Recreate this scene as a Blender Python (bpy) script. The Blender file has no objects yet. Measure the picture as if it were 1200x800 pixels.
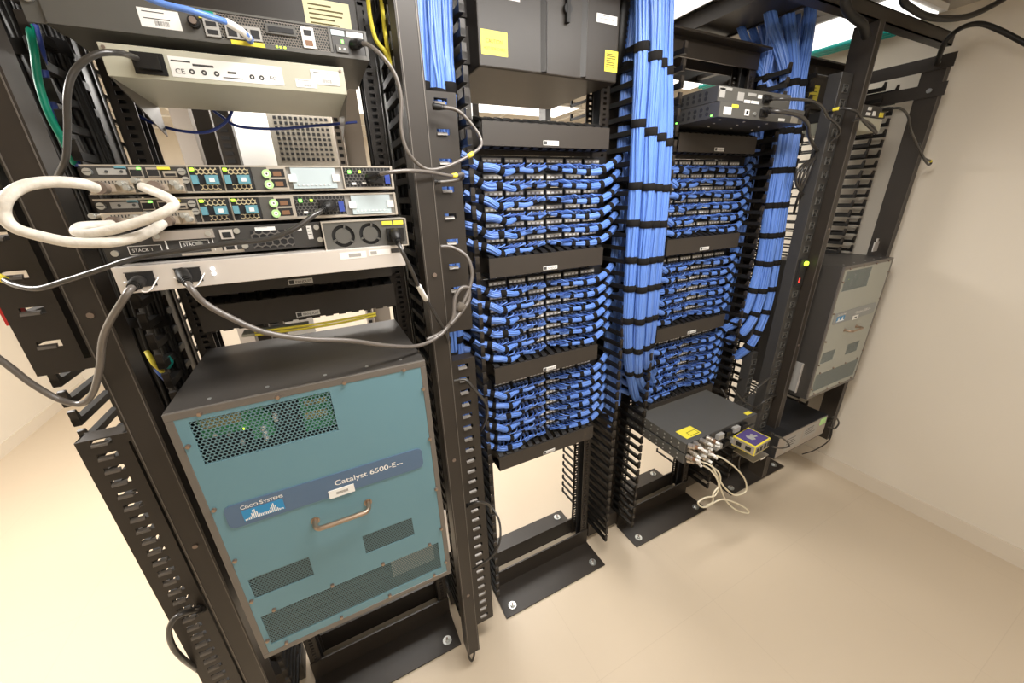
import bpy, math, random
from mathutils import Vector, Matrix
random.seed(11)
S = bpy.context.scene
COL = S.collection
# ------------------------------------------------------------------ camera
FPX = 437.708
RC = ((0.891371, -0.45225, -0.03047), (-0.187367, -0.306415, -0.933275), (0.412737, 0.837603, -0.357867))
CAM = Vector((0, 0, 1.63))
cd = bpy.data.cameras.new('camera'); cam = bpy.data.objects.new('camera', cd); COL.objects.link(cam)
cd.sensor_width = 36; cd.lens = FPX / 1200 * 36; cd.clip_start = 0.02; cd.clip_end = 60
r0, r1, r2 = (Vector(r) for r in RC)
M = Matrix((r0, -r1, -r2)).transposed().to_4x4()
q = M.to_quaternion(); q.normalize()
cam.rotation_mode = 'QUATERNION'; cam.rotation_quaternion = q; cam.location = CAM
S.camera = cam
# ------------------------------------------------------------------ light and exposure
S.view_settings.view_transform = 'Standard'; S.view_settings.look = 'None'
S.view_settings.gamma = 1; S.view_settings.use_curve_mapping = False
S.view_settings.exposure = 0.0
W_ = bpy.data.worlds.new('world'); S.world = W_; W_.use_nodes = True
W_.node_tree.nodes['Background'].inputs[0].default_value = (1, .93, .84, 1)
W_.node_tree.nodes['Background'].inputs[1].default_value = 0.06
def area(name, loc, rot, sx, sy, power, col=(1, .965, .92)):
    l = bpy.data.lights.new(name, 'AREA'); l.shape = 'RECTANGLE'; l.size = sx; l.size_y = sy
    l.energy = power; l.color = col
    o = bpy.data.objects.new(name, l); COL.objects.link(o); o.location = loc; o.rotation_euler = rot
    return o
area('ceiling_light_front', (0.65, 0.42, 2.26), (0, 0, 0), 1.1, .3, 32)
area('aisle_fill_light', (0.5, -0.8, 2.26), (math.radians(18), 0, 0), 1.2, .6, 21)  # added fill for the frontal light on the bundles
area('ceiling_light_left', (-1.4, 1.5, 2.26), (0, 0, 0), .6, 1.2, 80)
area('ceiling_light_rear', (0.4, 2.9, 2.26), (0, 0, 0), 1.6, 1.2, 85)
area('ceiling_light_rear_right', (1.9, 2.2, 2.26), (0, 0, 0), .5, 1.2, 22)

def W(px, py, Y):
    """point on the plane y = Y that the lens sees at (px, py)"""
    d = r0 * ((px - 600) / FPX) + r1 * ((py - 400) / FPX) + r2
    t = Y / d.y
    return CAM + d * t
def PW(*pts):
    out = []
    for p in pts:
        out.append(W(*p))
    return out
# ------------------------------------------------------------------ materials
def mat(name, col, rough=.5, metal=0, spec=.5, emit=None, es=1, noise=0, nscale=30, bump=0, trans=0, alpha=1, coat=0):
    m = bpy.data.materials.new(name); m.use_nodes = True
    nt = m.node_tree; b = nt.nodes['Principled BSDF']
    b.inputs['Base Color'].default_value = (*col, 1); b.inputs['Roughness'].default_value = rough
    b.inputs['Metallic'].default_value = metal; b.inputs['Specular IOR Level'].default_value = spec
    b.inputs['Coat Weight'].default_value = coat
    if trans: b.inputs['Transmission Weight'].default_value = trans
    if emit: b.inputs['Emission Color'].default_value = (*emit, 1); b.inputs['Emission Strength'].default_value = es
    if noise or bump:
        tc = nt.nodes.new('ShaderNodeTexCoord'); n = nt.nodes.new('ShaderNodeTexNoise')
        n.inputs['Scale'].default_value = nscale; n.inputs['Detail'].default_value = 4
        nt.links.new(tc.outputs['Object'], n.inputs['Vector'])
        if noise:
            mx = nt.nodes.new('ShaderNodeMix'); mx.data_type = 'RGBA'
            mx.inputs[6].default_value = (*[c * (1 - noise) for c in col], 1)
            mx.inputs[7].default_value = (*[min(1, c * (1 + noise)) for c in col], 1)
            nt.links.new(n.outputs['Fac'], mx.inputs[0]); nt.links.new(mx.outputs[2], b.inputs['Base Color'])
        if bump:
            bp = nt.nodes.new('ShaderNodeBump'); bp.inputs['Strength'].default_value = bump; bp.inputs['Distance'].default_value = .002
            nt.links.new(n.outputs['Fac'], bp.inputs['Height']); nt.links.new(bp.outputs[0], b.inputs['Normal'])
    return m
def mesh_metal(name, col, pitch, hole, rough=.45, shape='round'):
    """sheet metal with a staggered pattern of real (see-through) holes"""
    m = mat(name, col, rough); nt = m.node_tree; N = nt.nodes; L = nt.links
    b = N['Principled BSDF']; out = N['Material Output']
    tc = N.new('ShaderNodeTexCoord'); sp = N.new('ShaderNodeSeparateXYZ'); L.new(tc.outputs['Object'], sp.inputs[0])
    def mth(op, a, b_=None, c=None):
        n = N.new('ShaderNodeMath'); n.operation = op
        for i, v in enumerate((a, b_, c)):
            if v is None: continue
            if isinstance(v, (int, float)): n.inputs[i].default_value = v
            else: L.new(v, n.inputs[i])
        return n.outputs[0]
    v = mth('DIVIDE', sp.outputs['Z'], pitch * .866)
    row = mth('FLOOR', v); vf = mth('SUBTRACT', mth('SUBTRACT', v, row), .5)
    odd = mth('MODULO', mth('ABSOLUTE', row), 2)
    u = mth('ADD', mth('DIVIDE', sp.outputs['X'], pitch), mth('MULTIPLY', odd, .5))
    uf = mth('SUBTRACT', mth('SUBTRACT', u, mth('FLOOR', u)), .5)
    vf = mth('MULTIPLY', vf, .866)
    if shape == 'round':
        d = mth('SQRT', mth('ADD', mth('POWER', uf, 2), mth('POWER', vf, 2)))
    else:
        au = mth('ABSOLUTE', uf); av = mth('ABSOLUTE', vf)
        d = mth('MAXIMUM', au, mth('ADD', mth('MULTIPLY', au, .5), mth('MULTIPLY', av, .866)))
    h = mth('LESS_THAN', d, hole)
    tr = N.new('ShaderNodeBsdfTransparent'); ms = N.new('ShaderNodeMixShader')
    L.new(h, ms.inputs[0]); L.new(b.outputs[0], ms.inputs[1]); L.new(tr.outputs[0], ms.inputs[2]); L.new(ms.outputs[0], out.inputs['Surface'])
    return m
K = {}
K['black'] = mat('powder_black', (.027, .0215, .0168), .43, spec=.42, noise=.2, nscale=14, bump=.06)
K['duct'] = mat('duct_black', (.034, .0275, .022), .5, noise=.12, nscale=9)
K['plastic'] = mat('black_plastic', (.008, .0072, .0065), .5, spec=.35)
K['deep'] = mat('deep_black', (.010, .010, .011), .6)
K['blue'] = mat('cable_blue', (.115, .235, .63), .36, noise=.10, nscale=18)
K['blue2'] = mat('lead_blue_shaded', (.035, .095, .36), .4)  # darker copy of the cable blue, painting the shade between rows
K['navy'] = mat('navy_cable', (.03, .06, .3), .4)
K['green'] = mat('green_cable', (.0, .28, .17), .4)
K['teal'] = mat('teal_cable', (.0, .3, .27), .4)
K['velcro'] = mat('velcro', (.009, .008, .0075), .9, spec=.2)
K['velgrey'] = mat('grey_velcro', (.10, .085, .07), .9, spec=.2)
K['white'] = mat('label_white', (.78, .77, .74), .5)
K['ivory'] = mat('port_ivory', (.30, .275, .23), .45, noise=.2, nscale=90)
K['clear'] = mat('clear_plug', (.16, .24, .50), .25)
K['yellow'] = mat('label_yellow', (.80, .68, .06), .45)
K['paleyellow'] = mat('label_pale_yellow', (.85, .78, .45), .45)
K['ink'] = mat('ink', (.05, .05, .05), .6)
K['inky'] = mat('ink_yellow_label', (.12, .09, .01), .6)
K['catblue'] = mat('chassis_blue', (.115, .235, .285), .42, noise=.05, nscale=5)
K['catgrey'] = mat('chassis_lit_greenish', (.36, .37, .33), .45, noise=.05, nscale=5)  # greenish grey, raised to paint in the stronger light on this face
K['frame'] = mat('frame_grey', (.15, .135, .12), .4, metal=.3)
K['cattop'] = mat('chassis_top', (.07, .064, .058), .40, metal=.4, noise=.15, nscale=6)
K['badge'] = mat('badge_blue', (.075, .13, .215), .35)
K['badge4'] = mat('badge_grey_lit', (.25, .265, .265), .35)  # lightened together with the lit grey chassis face
K['logo'] = mat('logo_blue', (.02, .22, .46), .4)
K['chrome'] = mat('handle_metal', (.36, .27, .2), .3, metal=.8)
K['screw'] = mat('zinc', (.55, .56, .54), .3, metal=.8)
K['screwdark'] = mat('dull_screw', (.25, .2, .17), .4, metal=.7)
K['cream'] = mat('cream_metal', (.42, .41, .325), .42)
K['grey'] = mat('device_grey', (.085, .082, .074), .42, noise=.08, nscale=12)
K['greylt'] = mat('device_light_grey', (.34, .33, .31), .4, noise=.06, nscale=12)
K['silver'] = mat('silver_sheet', (.66, .62, .58), .33, metal=.35)
K['dgrey'] = mat('dark_grey_metal', (.040, .038, .036), .45, noise=.1)
K['steel'] = mat('brushed', (.5, .46, .40), .35, metal=.6)
K['bluetab'] = mat('fan_tab', (.12, .30, .37), .3)
K['paleblue'] = mat('blank_cover', (.44, .52, .55), .3, coat=.3)
K['led'] = mat('led_green', (.1, .8, .1), .4, emit=(.25, 1, .12), es=3)
K['ledy'] = mat('led_lime', (.5, .8, .05), .4, emit=(.6, 1, .05), es=2.2)
K['ledw'] = mat('led_white', (.9, .9, 1), .4, emit=(.85, .9, 1), es=6)
K['ledr'] = mat('led_red', (.8, .05, .05), .4, emit=(1, .05, .03), es=2.0)
K['ring'] = mat('connector_ring', (.45, .75, .3), .4)
K['purple'] = mat('purple_face', (.085, .06, .19), .4)
K['pcb'] = mat('pcb_green', (.05, .30, .13), .4, noise=.4, nscale=60)
K['pcb2'] = mat('pcb_tan', (.34, .33, .16), .5, noise=.3, nscale=50)
K['ventshade'] = mat('vent_shade', (.03, .035, .038), .6)  # darkened so the grille holes look shaded inside
K['cord'] = mat('grey_black_cord', (.032, .029, .026), .33, coat=.2)
K['cordlt'] = mat('grey_cord', (.115, .10, .088), .35, coat=.3)
K['whitecab'] = mat('white_cable', (.66, .62, .55), .38, noise=.22, nscale=130, bump=.6)
K['beige'] = mat('beige_cable', (.72, .66, .50), .4)
K['bnc'] = mat('nickel', (.62, .55, .46), .28, metal=.75)
K['copper'] = mat('socket_brown', (.20, .10, .05), .5)
K['galv'] = mat('galvanised', (.38, .34, .30), .45, metal=.3)
K['perfgrey'] = mesh_metal('perf_grey', (.17, .155, .135), .0042, .36)
K['perfdark'] = mesh_metal('perf_dark', (.10, .095, .09), .0062, .40)
K['hexbrass'] = mesh_metal('hex_brass', (.50, .42, .26), .0066, .40, shape='hex')
K['hexgrey'] = mesh_metal('hex_grey', (.12, .11, .10), .0115, .42, shape='hex')
K['perfblue'] = mesh_metal('perf_blue', (.115, .215, .245), .0070, .395)
K['finegrey'] = mesh_metal('perf_fine', (.10, .165, .18), .0056, .37)
K['fine4'] = mesh_metal('perf_fine_four', (.20, .235, .23), .0056, .30)  # lighter as well, for the stronger light painted on the grey chassis
# ------------------------------------------------------------------ mesh builder
class MB:
    def __init__(s): s.v = []; s.f = []; s.mi = []; s.sm = []; s.mats = []
    def _m(s, m):
        m = K[m] if isinstance(m, str) else m
        if m not in s.mats: s.mats.append(m)
        return s.mats.index(m)
    def add(s, vs, fs, m, smooth=False):
        k = len(s.v); i = s._m(m); s.v += [Vector(p) for p in vs]
        for f in fs: s.f.append([k + a for a in f]); s.mi.append(i); s.sm.append(smooth)
        return s
    def box(s, x0, x1, y0, y1, z0, z1, m):
        vs = [(x, y, z) for z in (z0, z1) for y in (y0, y1) for x in (x0, x1)]
        return s.add(vs, [(0, 2, 3, 1), (4, 5, 7, 6), (0, 1, 5, 4), (2, 6, 7, 3), (0, 4, 6, 2), (1, 3, 7, 5)], m)
    def cbox(s, c, d, m, rot=None):
        vs = [Vector((x * d[0] / 2, y * d[1] / 2, z * d[2] / 2)) for z in (-1, 1) for y in (-1, 1) for x in (-1, 1)]
        if rot is not None: vs = [rot @ v for v in vs]
        c = Vector(c)
        return s.add([c + v for v in vs], [(0, 2, 3, 1), (4, 5, 7, 6), (0, 1, 5, 4), (2, 6, 7, 3), (0, 4, 6, 2), (1, 3, 7, 5)], m)
    def prism(s, pts, axis, a, b, m, smooth=False):
        """polygon pts (2d) swept along axis from a to b"""
        n = len(pts)
        def mk(p, t):
            return {'x': (t, p[0], p[1]), 'y': (p[0], t, p[1]), 'z': (p[0], p[1], t)}[axis]
        vs = [mk(p, a) for p in pts] + [mk(p, b) for p in pts]
        fs = [[i, (i + 1) % n, n + (i + 1) % n, n + i] for i in range(n)] + [list(range(n))[::-1], [n + i for i in range(n)]]
        return s.add(vs, fs, m, smooth)
    def tube(s, pts, r, m, n=8, caps=True, twist=0):
        pts = [Vector(p) for p in pts]; k = len(pts)
        rs = r if isinstance(r, (list, tuple)) else [r] * k
        t = [(pts[min(i + 1, k - 1)] - pts[max(i - 1, 0)]).normalized() for i in range(k)]
        u = t[0].orthogonal().normalized(); vs = []
        for i in range(k):
            u = (u - t[i] * u.dot(t[i])).normalized(); w = t[i].cross(u)
            for j in range(n):
                a = 2 * math.pi * j / n
                vs.append(pts[i] + (u * math.cos(a) + w * math.sin(a)) * rs[i])
        fs = [(i * n + j, i * n + (j + 1) % n, (i + 1) * n + (j + 1) % n, (i + 1) * n + j) for i in range(k - 1) for j in range(n)]
        s.add(vs, fs, m, True)
        if caps:
            s.add([vs[j] for j in range(n)], [list(range(n))[::-1]], m); s.add([vs[(k - 1) * n + j] for j in range(n)], [list(range(n))], m)
        return s
    def cyl(s, a, b, r, m, n=14, r2=None):
        return s.tube([a, b], [r, r if r2 is None else r2], m, n)
    def ring(s, c, ro, ri, y0, y1, m, n=24, a0=0, a1=2 * math.pi):
        """flat ring facing -y between radii"""
        vs = []; cx, cz = c; full = abs(a1 - a0 - 2 * math.pi) < 1e-6
        for i in range(n + (0 if full else 1)):
            a = a0 + (a1 - a0) * i / n; ca, sa = math.cos(a), math.sin(a)
            vs += [(cx + ro * ca, y0, cz + ro * sa), (cx + ri * ca, y0, cz + ri * sa), (cx + ri * ca, y1, cz + ri * sa), (cx + ro * ca, y1, cz + ro * sa)]
        k = len(vs) // 4; fs = []
        for i in range(k if full else k - 1):
            j = (i + 1) % k
            for e in range(4): fs.append((i * 4 + e, j * 4 + e, j * 4 + (e + 1) % 4, i * 4 + (e + 1) % 4))
        return s.add(vs, fs, m)
    def text(s, txt, o, h, m, ux=(1, 0, 0), uz=(0, 0, 1), squash=1, bold=0, width=None):
        c = bpy.data.curves.new('t', 'FONT'); c.body = txt; c.size = 1; c.offset = bold
        ob = bpy.data.objects.new('t', c); COL.objects.link(ob)
        dg = bpy.context.evaluated_depsgraph_get(); me = bpy.data.meshes.new_from_object(ob.evaluated_get(dg))
        o = Vector(o); ux = Vector(ux); uz = Vector(uz)
        xs = [v.co.x for v in me.vertices] or [0, 1]
        sx = h * 1.38 * squash
        if width: sx = width / (max(xs) - min(xs) + 1e-6)
        vs = [o + ux * v.co.x * sx + uz * v.co.y * h * 1.38 for v in me.vertices]
        s.add(vs, [list(p.vertices) for p in me.polygons], m)
        bpy.data.objects.remove(ob); bpy.data.meshes.remove(me); bpy.data.curves.remove(c)
        return s
    def mesh(s, name, off=Vector((0, 0, 0))):
        me = bpy.data.meshes.new(name); me.from_pydata([v - off for v in s.v], [], s.f)
        for m in s.mats: me.materials.append(m)
        me.polygons.foreach_set('material_index', s.mi); me.polygons.foreach_set('use_smooth', s.sm); me.update()
        return me
    def build(s, name, parent=None, bevel=0):
        o = bpy.data.objects.new(name, s.mesh(name, wloc(parent))); COL.objects.link(o); o.parent = parent
        if bevel:
            b = o.modifiers.new('bevel', 'BEVEL'); b.width = bevel; b.segments = 2; b.limit_method = 'ANGLE'
        return o
def wloc(o):
    v = Vector((0, 0, 0))
    while o is not None: v = v + o.location; o = o.parent
    return v
def tag(o, label, cat, group=None):
    o['label'] = label; o['category'] = cat
    if group: o['group'] = group
    return o
def thing(name, label, cat, loc=(0, 0, 0), group=None):
    o = bpy.data.objects.new(name, None); COL.objects.link(o); o.location = loc; o.empty_display_size = .05
    return tag(o, label, cat, group)
def kids(o): return [c for c in KIDS.get(o.name, [])]
def struct(o): o['kind'] = 'structure'; return o
def copy_tree(o, parent=None):
    c = o.copy(); COL.objects.link(c); c.parent = parent
    for ch in list(o.children): copy_tree(ch, c)
    return c
def part(name, mesh, parent, loc=(0, 0, 0)):
    o = bpy.data.objects.new(name, mesh); COL.objects.link(o); o.parent = parent; o.location = loc; return o
def spline(pts, n=8):
    P = [Vector(p) for p in pts]; P = [P[0] * 2 - P[1]] + P + [P[-1] * 2 - P[-2]]; out = []
    for i in range(1, len(P) - 2):
        a, b, c, d = P[i - 1:i + 3]
        for k in range(n):
            t = k / n
            out.append(.5 * ((2 * b) + (c - a) * t + (2 * a - 5 * b + 4 * c - d) * t * t + (3 * b - a - 3 * c + d) * t ** 3))
    out.append(P[-2]); return out

# ================================================================== SETTING
XW, ZC, YB, XL = 2.56, 2.315, 4.9, -2.32
fm = mat('floor_vinyl', (.575, .48, .36), .42, noise=.03, nscale=2.5)
nt = fm.node_tree; b = nt.nodes['Principled BSDF']
tc = nt.nodes.new('ShaderNodeTexCoord'); br = nt.nodes.new('ShaderNodeTexBrick')
br.offset = 0; br.inputs['Scale'].default_value = 1; br.inputs['Brick Width'].default_value = .61; br.inputs['Row Height'].default_value = .61
br.inputs['Mortar Size'].default_value = .0016; br.inputs['Mortar Smooth'].default_value = .6
br.inputs['Color1'].default_value = (.575, .48, .36, 1); br.inputs['Color2'].default_value = (.563, .47, .352, 1); br.inputs['Mortar'].default_value = (.515, .425, .315, 1)
nt.links.new(tc.outputs['Object'], br.inputs['Vector'])
src = [l for l in nt.links if l.to_socket == b.inputs['Base Color']][0].from_socket
mx = nt.nodes.new('ShaderNodeMix'); mx.data_type = 'RGBA'; mx.blend_type = 'MIX'; mx.inputs[0].default_value = .7
nt.links.new(src, mx.inputs[6]); nt.links.new(br.outputs[0], mx.inputs[7]); nt.links.new(mx.outputs[2], b.inputs['Base Color'])
wm = mat('wall_paint', (.70, .64, .545), .75, noise=.03, nscale=1.5, bump=.05)
cm = mat('ceiling_tile', (.50, .47, .42), .8)
def slab(name, a, b_, m): return struct(MB().box(a[0], b_[0], a[1], b_[1], a[2], b_[2], m).build(name))
slab('floor', (XL - .1, -1.6, -.08), (XW + .1, YB + .1, 0), fm)
slab('wall_right', (XW, -1.6, 0), (XW + .1, YB, ZC), wm)
slab('wall_left', (XL - .1, -1.6, 0), (XL, YB, ZC), wm)
slab('wall_back', (XL - .1, YB, 0), (XW + .1, YB + .1, ZC), wm)
slab('wall_front', (XL - .1, -1.7, 0), (XW + .1, -1.6, ZC), wm)
cb = MB().box(XL - .1, XW + .1, -1.7, YB + .1, ZC, ZC + .08, cm)
for i in range(9):
    x = XL + .31 + i * .61; cb.box(x - .012, x + .012, -1.6, YB, ZC - .008, ZC, 'white')
for i in range(11):
    y = -1.3 + i * .61; cb.box(XL, XW, y - .012, y + .012, ZC - .008, ZC, 'white')
struct(cb.build('ceiling'))
bbm = mat('baseboard_vinyl', (.66, .59, .49), .5)
struct(MB().box(XW - .008, XW, -1.6, YB, 0, .09, bbm).build('baseboard_right'))
struct(MB().box(XL, XL + .008, -1.6, YB, 0, .09, bbm).build('baseboard_left'))
lum = mat('light_diffuser', (.9, .9, .88), .5, emit=(1, .97, .93), es=1.6)
for i, (x, y, sx, sy) in enumerate([(.65, .42, 1.1, .3), (.5, -.8, 1.2, .6), (-1.4, 1.5, .6, 1.2), (.4, 2.9, 1.6, 1.2), (1.28, 1.75, .32, 1.2), (2.26, 1.5, .34, 1.2), (1.55, 3.0, 1.0, .35)]):  # second entry is the panel of the added aisle fill
    t = thing('ceiling_light', ['bright recessed ceiling light panel just in front of the second rack', 'added fill light panel above the aisle behind the viewer',
        'bright ceiling light panel left of the racks', 'large bright ceiling light seen through the gap above the second rack', 'bright ceiling light seen behind the third rack top', 'narrow bright ceiling light near the right wall above the racks', 'bright ceiling light seen under the caution-labelled unit'][i], 'ceiling light', (x, y, ZC - .03))
    MB().box(x - sx / 2 - .02, x + sx / 2 + .02, y - sy / 2 - .02, y + sy / 2 + .02, ZC - .03, ZC - .008, 'white').build('frame', t)
    MB().box(x - sx / 2, x + sx / 2, y - sy / 2, y + sy / 2, ZC - .036, ZC - .0302, lum).build('diffuser', t)

# ================================================================== RACKS
U = .04445
ORD = ['first', 'second', 'third', 'fourth']
RX = [(-.31, .205), (.404, .921), (1.12, 1.63), (1.84, 2.35)]
RDESC = ['black two-post rack holding the blue chassis, leftmost rack', 'black two-post rack full of blue patching, second rack from the left',
         'black two-post rack with blue patching, third rack from the left', 'black two-post rack nearest the right wall']
def upright_mesh(side):
    """channel 30 mm wide and 76 mm deep with punched front flange, web on the outer side"""
    b = MB(); z1 = 2.1
    w = .034
    for yf in (0, .074):
        b.box(-w / 2, -w / 2 + .011, yf, yf + .003, 0, z1, 'black'); b.box(w / 2 - .011, w / 2, yf, yf + .003, 0, z1, 'black')
        z = 0
        while z < z1 - .01:
            b.box(-w / 2 + .011, w / 2 - .011, yf, yf + .003, z, z + .0075, 'black'); z += .01482
    xw = w / 2 if side > 0 else -w / 2
    b.box(xw - .002, xw + .002, 0, .077, 0, z1, 'black')
    b.box(-w / 2, w / 2, .036, .040, 0, z1, 'deep')
    return b.mesh('upright')
UPR, UPL = upright_mesh(1), upright_mesh(-1)
BOLT = MB().cyl((0, 0, 0), (0, 0, .004), .017, 'screw', 18).cyl((0, 0, .004), (0, 0, .012), .009, 'screw', 6).cyl((0, 0, .012), (0, 0, .018), .004, 'screwdark', 8).mesh('anchor_bolt')
for i, (x0, x1) in enumerate(RX):
    t = thing('two_post_rack', RDESC[i], 'rack', ((x0 + x1) / 2, 1.14, 0), 'two-post racks in the row')
    cx = t.location.x
    part('upright', UPL, t, (x0 + .02 - cx, -.04, .01)); part('upright', UPR, t, (x1 - .02 - cx, -.04, .01))
    for y0, y1, yw in ((.955, 1.10, 1.094), (1.185, 1.33, 1.185)):
        b = MB().box(x0, x1, y0, y1, 0, .006, 'black').box(x0, x1, yw, yw + .006, 0, .09, 'black')
        o = b.build('base_angle', t)
        for x in (x0 + .045, x1 - .045):
            yy = y0 + .035 if yw < 1.15 else y1 - .035
            part('anchor_bolt', BOLT, o, (x - cx, yy - 1.14, .006))
    b = MB().box(x0, x1, 1.094, 1.10, 2.06, 2.12, 'black').box(x0, x1, 1.05, 1.10, 2.114, 2.12, 'black')
    b.build('top_angle', t)
    MB().box(x0, x1, 1.182, 1.188, 2.06, 2.12, 'black').build('top_angle', t)
# ------------------------------------------------------------------ front support channels
def channel(x0, x1, y0, y1, z0, z1, label, lug=False, web='in'):
    t = thing('support_channel', label, 'post', ((x0 + x1) / 2, (y0 + y1) / 2, z0), 'upright channels in front of the racks')
    b = MB().box(x0, x1, y0, y0 + .003, z0, z1, 'black')
    b.box(x0, x0 + .003, y0 + .003, y1, z0, z1, 'black').box(x1 - .003, x1, y0 + .003, y1, z0, z1, 'black')
    b.box(x0 + .003, x0 + .0045, y0 - .0012, y0, z0, z1, 'frame')
    b.box(x1 - .0045, x1 - .003, y0 - .0012, y0, z0, z1, 'frame')
    b.build('channel_body', t)
    s = MB()
    for z in (1.47, .95, .4):
        s.cyl(((x0 + x1) / 2, y0 - .003, z), ((x0 + x1) / 2, y0, z), .005, 'screwdark', 10)
    s.build('rivet', t)
    if lug:
        MB().tube(spline([(x0 + .012, y0 + .02, z0 + .02), (x0 + .006, y0 + .02, z0 - .04), (x0 + .016, y0 + .02, z0 - .075), (x0 + .028, y0 + .02, z0 - .04), (x0 + .028, y0 + .02, z0 + .02)]), .004, 'black').build('wire_hook', t)
    return t
channel(-.381, -.338, .85, .90, .09, 2.17, 'wide black upright channel left of the blue chassis')
channel(.203, .247, .85, .90, .10, 2.17, 'wide black upright channel right of the blue chassis', lug=True)
channel(1.885, 1.925, .85, .925, .19, 2.17, 'narrow brown-black upright channel left of the grey chassis')
channel(2.43, 2.47, .82, .895, .26, 2.10, 'black upright channel against the right wall behind the grey chassis')
b = MB().box(-.6, 2.53, .86, .864, 2.172, 2.215, 'black').box(-.6, 2.53, .86, .90, 2.211, 2.215, 'black').box(-.6, 2.53, .86, .90, 2.172, 2.176, 'black')
tag(b.build('support_beam'), 'long black beam running overhead along the rack fronts to the right wall', 'beam')
for z, l in ((2.10, 'black flat bar running back from the wall-side channel, upper of two'), (2.0, 'black flat bar running back from the wall-side channel, lower of two')):
    t = MB().box(2.425, 2.429, .80, 1.16, z - .025, z + .025, 'black').cyl((2.42, .85, z), (2.425, .85, z), .009, 'screw', 10)
    tag(t.build('tie_bar'), l, 'bar', 'tie bars on the wall-side channel')
b = MB().box(-.6, 2.3, 1.30, 1.305, 2.16, 2.23, 'black')
b.box(-.6, 2.3, 1.60, 1.605, 2.16, 2.23, 'black')
for i in range(12): b.box(-.5 + i * .24, -.47 + i * .24, 1.305, 1.60, 2.17, 2.19, 'black')
tag(b.build('ladder_tray'), 'black cable ladder tray running overhead behind the rack tops', 'cable tray')
b = MB().box(1.50, 1.70, .98, 2.6, 2.24, 2.25, 'black').box(1.49, 1.50, .98, 2.6, 2.235, 2.29, 'black').box(1.70, 1.71, .98, 2.6, 2.235, 2.29, 'black')
tag(b.build('crossing_tray'), 'dark overhead tray running backwards above the third rack', 'cable tray')

# ------------------------------------------------------------------ vertical cable managers
def finger_mesh(length, sgn):
    b = MB(); L = length
    b.prism([(-.0065, -.007), (.0065, -.0085), (.0065, .0055), (-.0065, .007)], 'y', 0, -L, 'plastic')
    # hooked tip
    b.prism([(-L, -.009), (-L, .024), (-L + .006, .026), (-L + .011, .007), (-L + .024, .005), (-L + .02, -.006)], 'x', -.006, .006, 'black')
    return b.mesh('finger')
FNG = finger_mesh(.145, 1); FNS = finger_mesh(.09, 1)
def vman(xl, xr, label, z0=.1, z1=2.08, sides=(1, 1), inset=.002):
    cx = (xl + xr) / 2
    t = thing('vertical_cable_manager', label, 'cable manager', (cx, 1.14, z0), 'vertical cable managers between the racks')
    b = MB().box(xl + inset, xr - .002, 1.165, 1.169, z0, z1, 'black')
    for x in (xl + .006, xr - .014):
        b.box(x, x + .008, 1.128, 1.20, z0, z1, 'black')
    if inset > .05: b.box(xr - .002, xr + .001, 1.20, 1.36, z0, z1, 'black')  # added black plate, keeps the bright rear wall out of view
    if xl == .215: b.box(xl - .001, xl + .002, 1.20, 1.36, z0, z1, 'black')  # same added view-blocking plate on the right side of the first rack
    b.build('back_channel', t)
    MB().box(xl, xr, 1.10, 1.19, .03, z0 + .01, 'black').build('foot', t)
    n = int((z1 - z0) / U)
    rear = MB()
    for s, x in ((0, xl + .010), (1, xr - .010)):
        if not sides[s]: continue
        for k in range(n):
            z = z0 + (k + .5) * U
            part('finger', FNG, t, (x - cx, -.013, z - z0))
            rear.box(x - .004, x + .004, 1.20, 1.345, z - .004, z + .004, 'plastic').box(x - .004, x + .004, 1.338, 1.345, z - .004, z + .02, 'plastic')
    r = rear.build('rear_fingers', t)
    return t
VM = [vman(-.515, -.335, 'black vertical cable manager at the left end of the rack row', inset=.08),
      vman(.215, .395, 'black vertical cable manager between the blue chassis and the second rack'),
      vman(.932, 1.115, 'black vertical cable manager behind the thickest blue cable bundles, between second and third racks'),
      vman(1.640, 1.83, 'black vertical cable manager right of the third rack'),
      vman(2.36, 2.50, 'black vertical cable manager beside the right wall')]
def slotted(x0, x1, y, z0, z1, pitch, label, arm, first):
    t = thing('slotted_panel', label, 'panel', ((x0 + x1) / 2, y, z0), 'slotted black panels in front of the cable managers')
    cx = (x0 + x1) / 2; hw = .015; b = MB()
    b.box(x0, cx - hw, y, y + .003, z0, z1, 'black').box(cx + hw, x1, y, y + .003, z0, z1, 'black')
    z = z0
    while z < z1:
        top = min(z + pitch - .012, z1)
        b.box(cx - hw, cx + hw, y, y + .003, z, top, 'black'); z += pitch
    b.box(x0, x0 + .003, y + .003, y + .035, z0, z1, 'black').box(x1 - .003, x1, y + .003, y + .035, z0, z1, 'black')
    b.build('slotted_face', t)
    lips = MB(); z = z0
    while z < z1 - pitch:
        lips.prism([(y - .005, z + pitch - .013), (y, z + pitch - .013), (y + .003, z + pitch - .006), (y - .003, z + pitch - .009)], 'x', cx - hw, cx + hw * .6, 'frame'); z += pitch
    lips.build('slot_lip', t)['kind'] = 'stuff'
    for zz in (z0, z1 - .02):
        xa, xb = (x1, arm) if arm > x1 else (arm, x0)
        MB().box(xa, xb, y, y + .003, zz, zz + .02, 'black').box(min(x0, xa), max(x1, xb), y + .003, y + .04, zz + (.017 if zz > z0 else 0), zz + (.02 if zz > z0 else .003), 'black').build('bracket', t)
slotted(-.480, -.413, .90, 1.365, 2.1, .060, 'black slotted panel left of the left channel, upper one', -.381, True)
slotted(-.480, -.408, .90, .12, 1.225, .0315, 'long black slotted panel at the lower left edge, lower one', -.381, True)
slotted(.262, .334, .92, 1.30, 1.852, .060, 'black slotted panel beside the second rack, upper one', .247, True)
slotted(.262, .334, .92, .12, 1.215, .040, 'long black slotted panel beside the second rack, lower one', .247, True)

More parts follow.
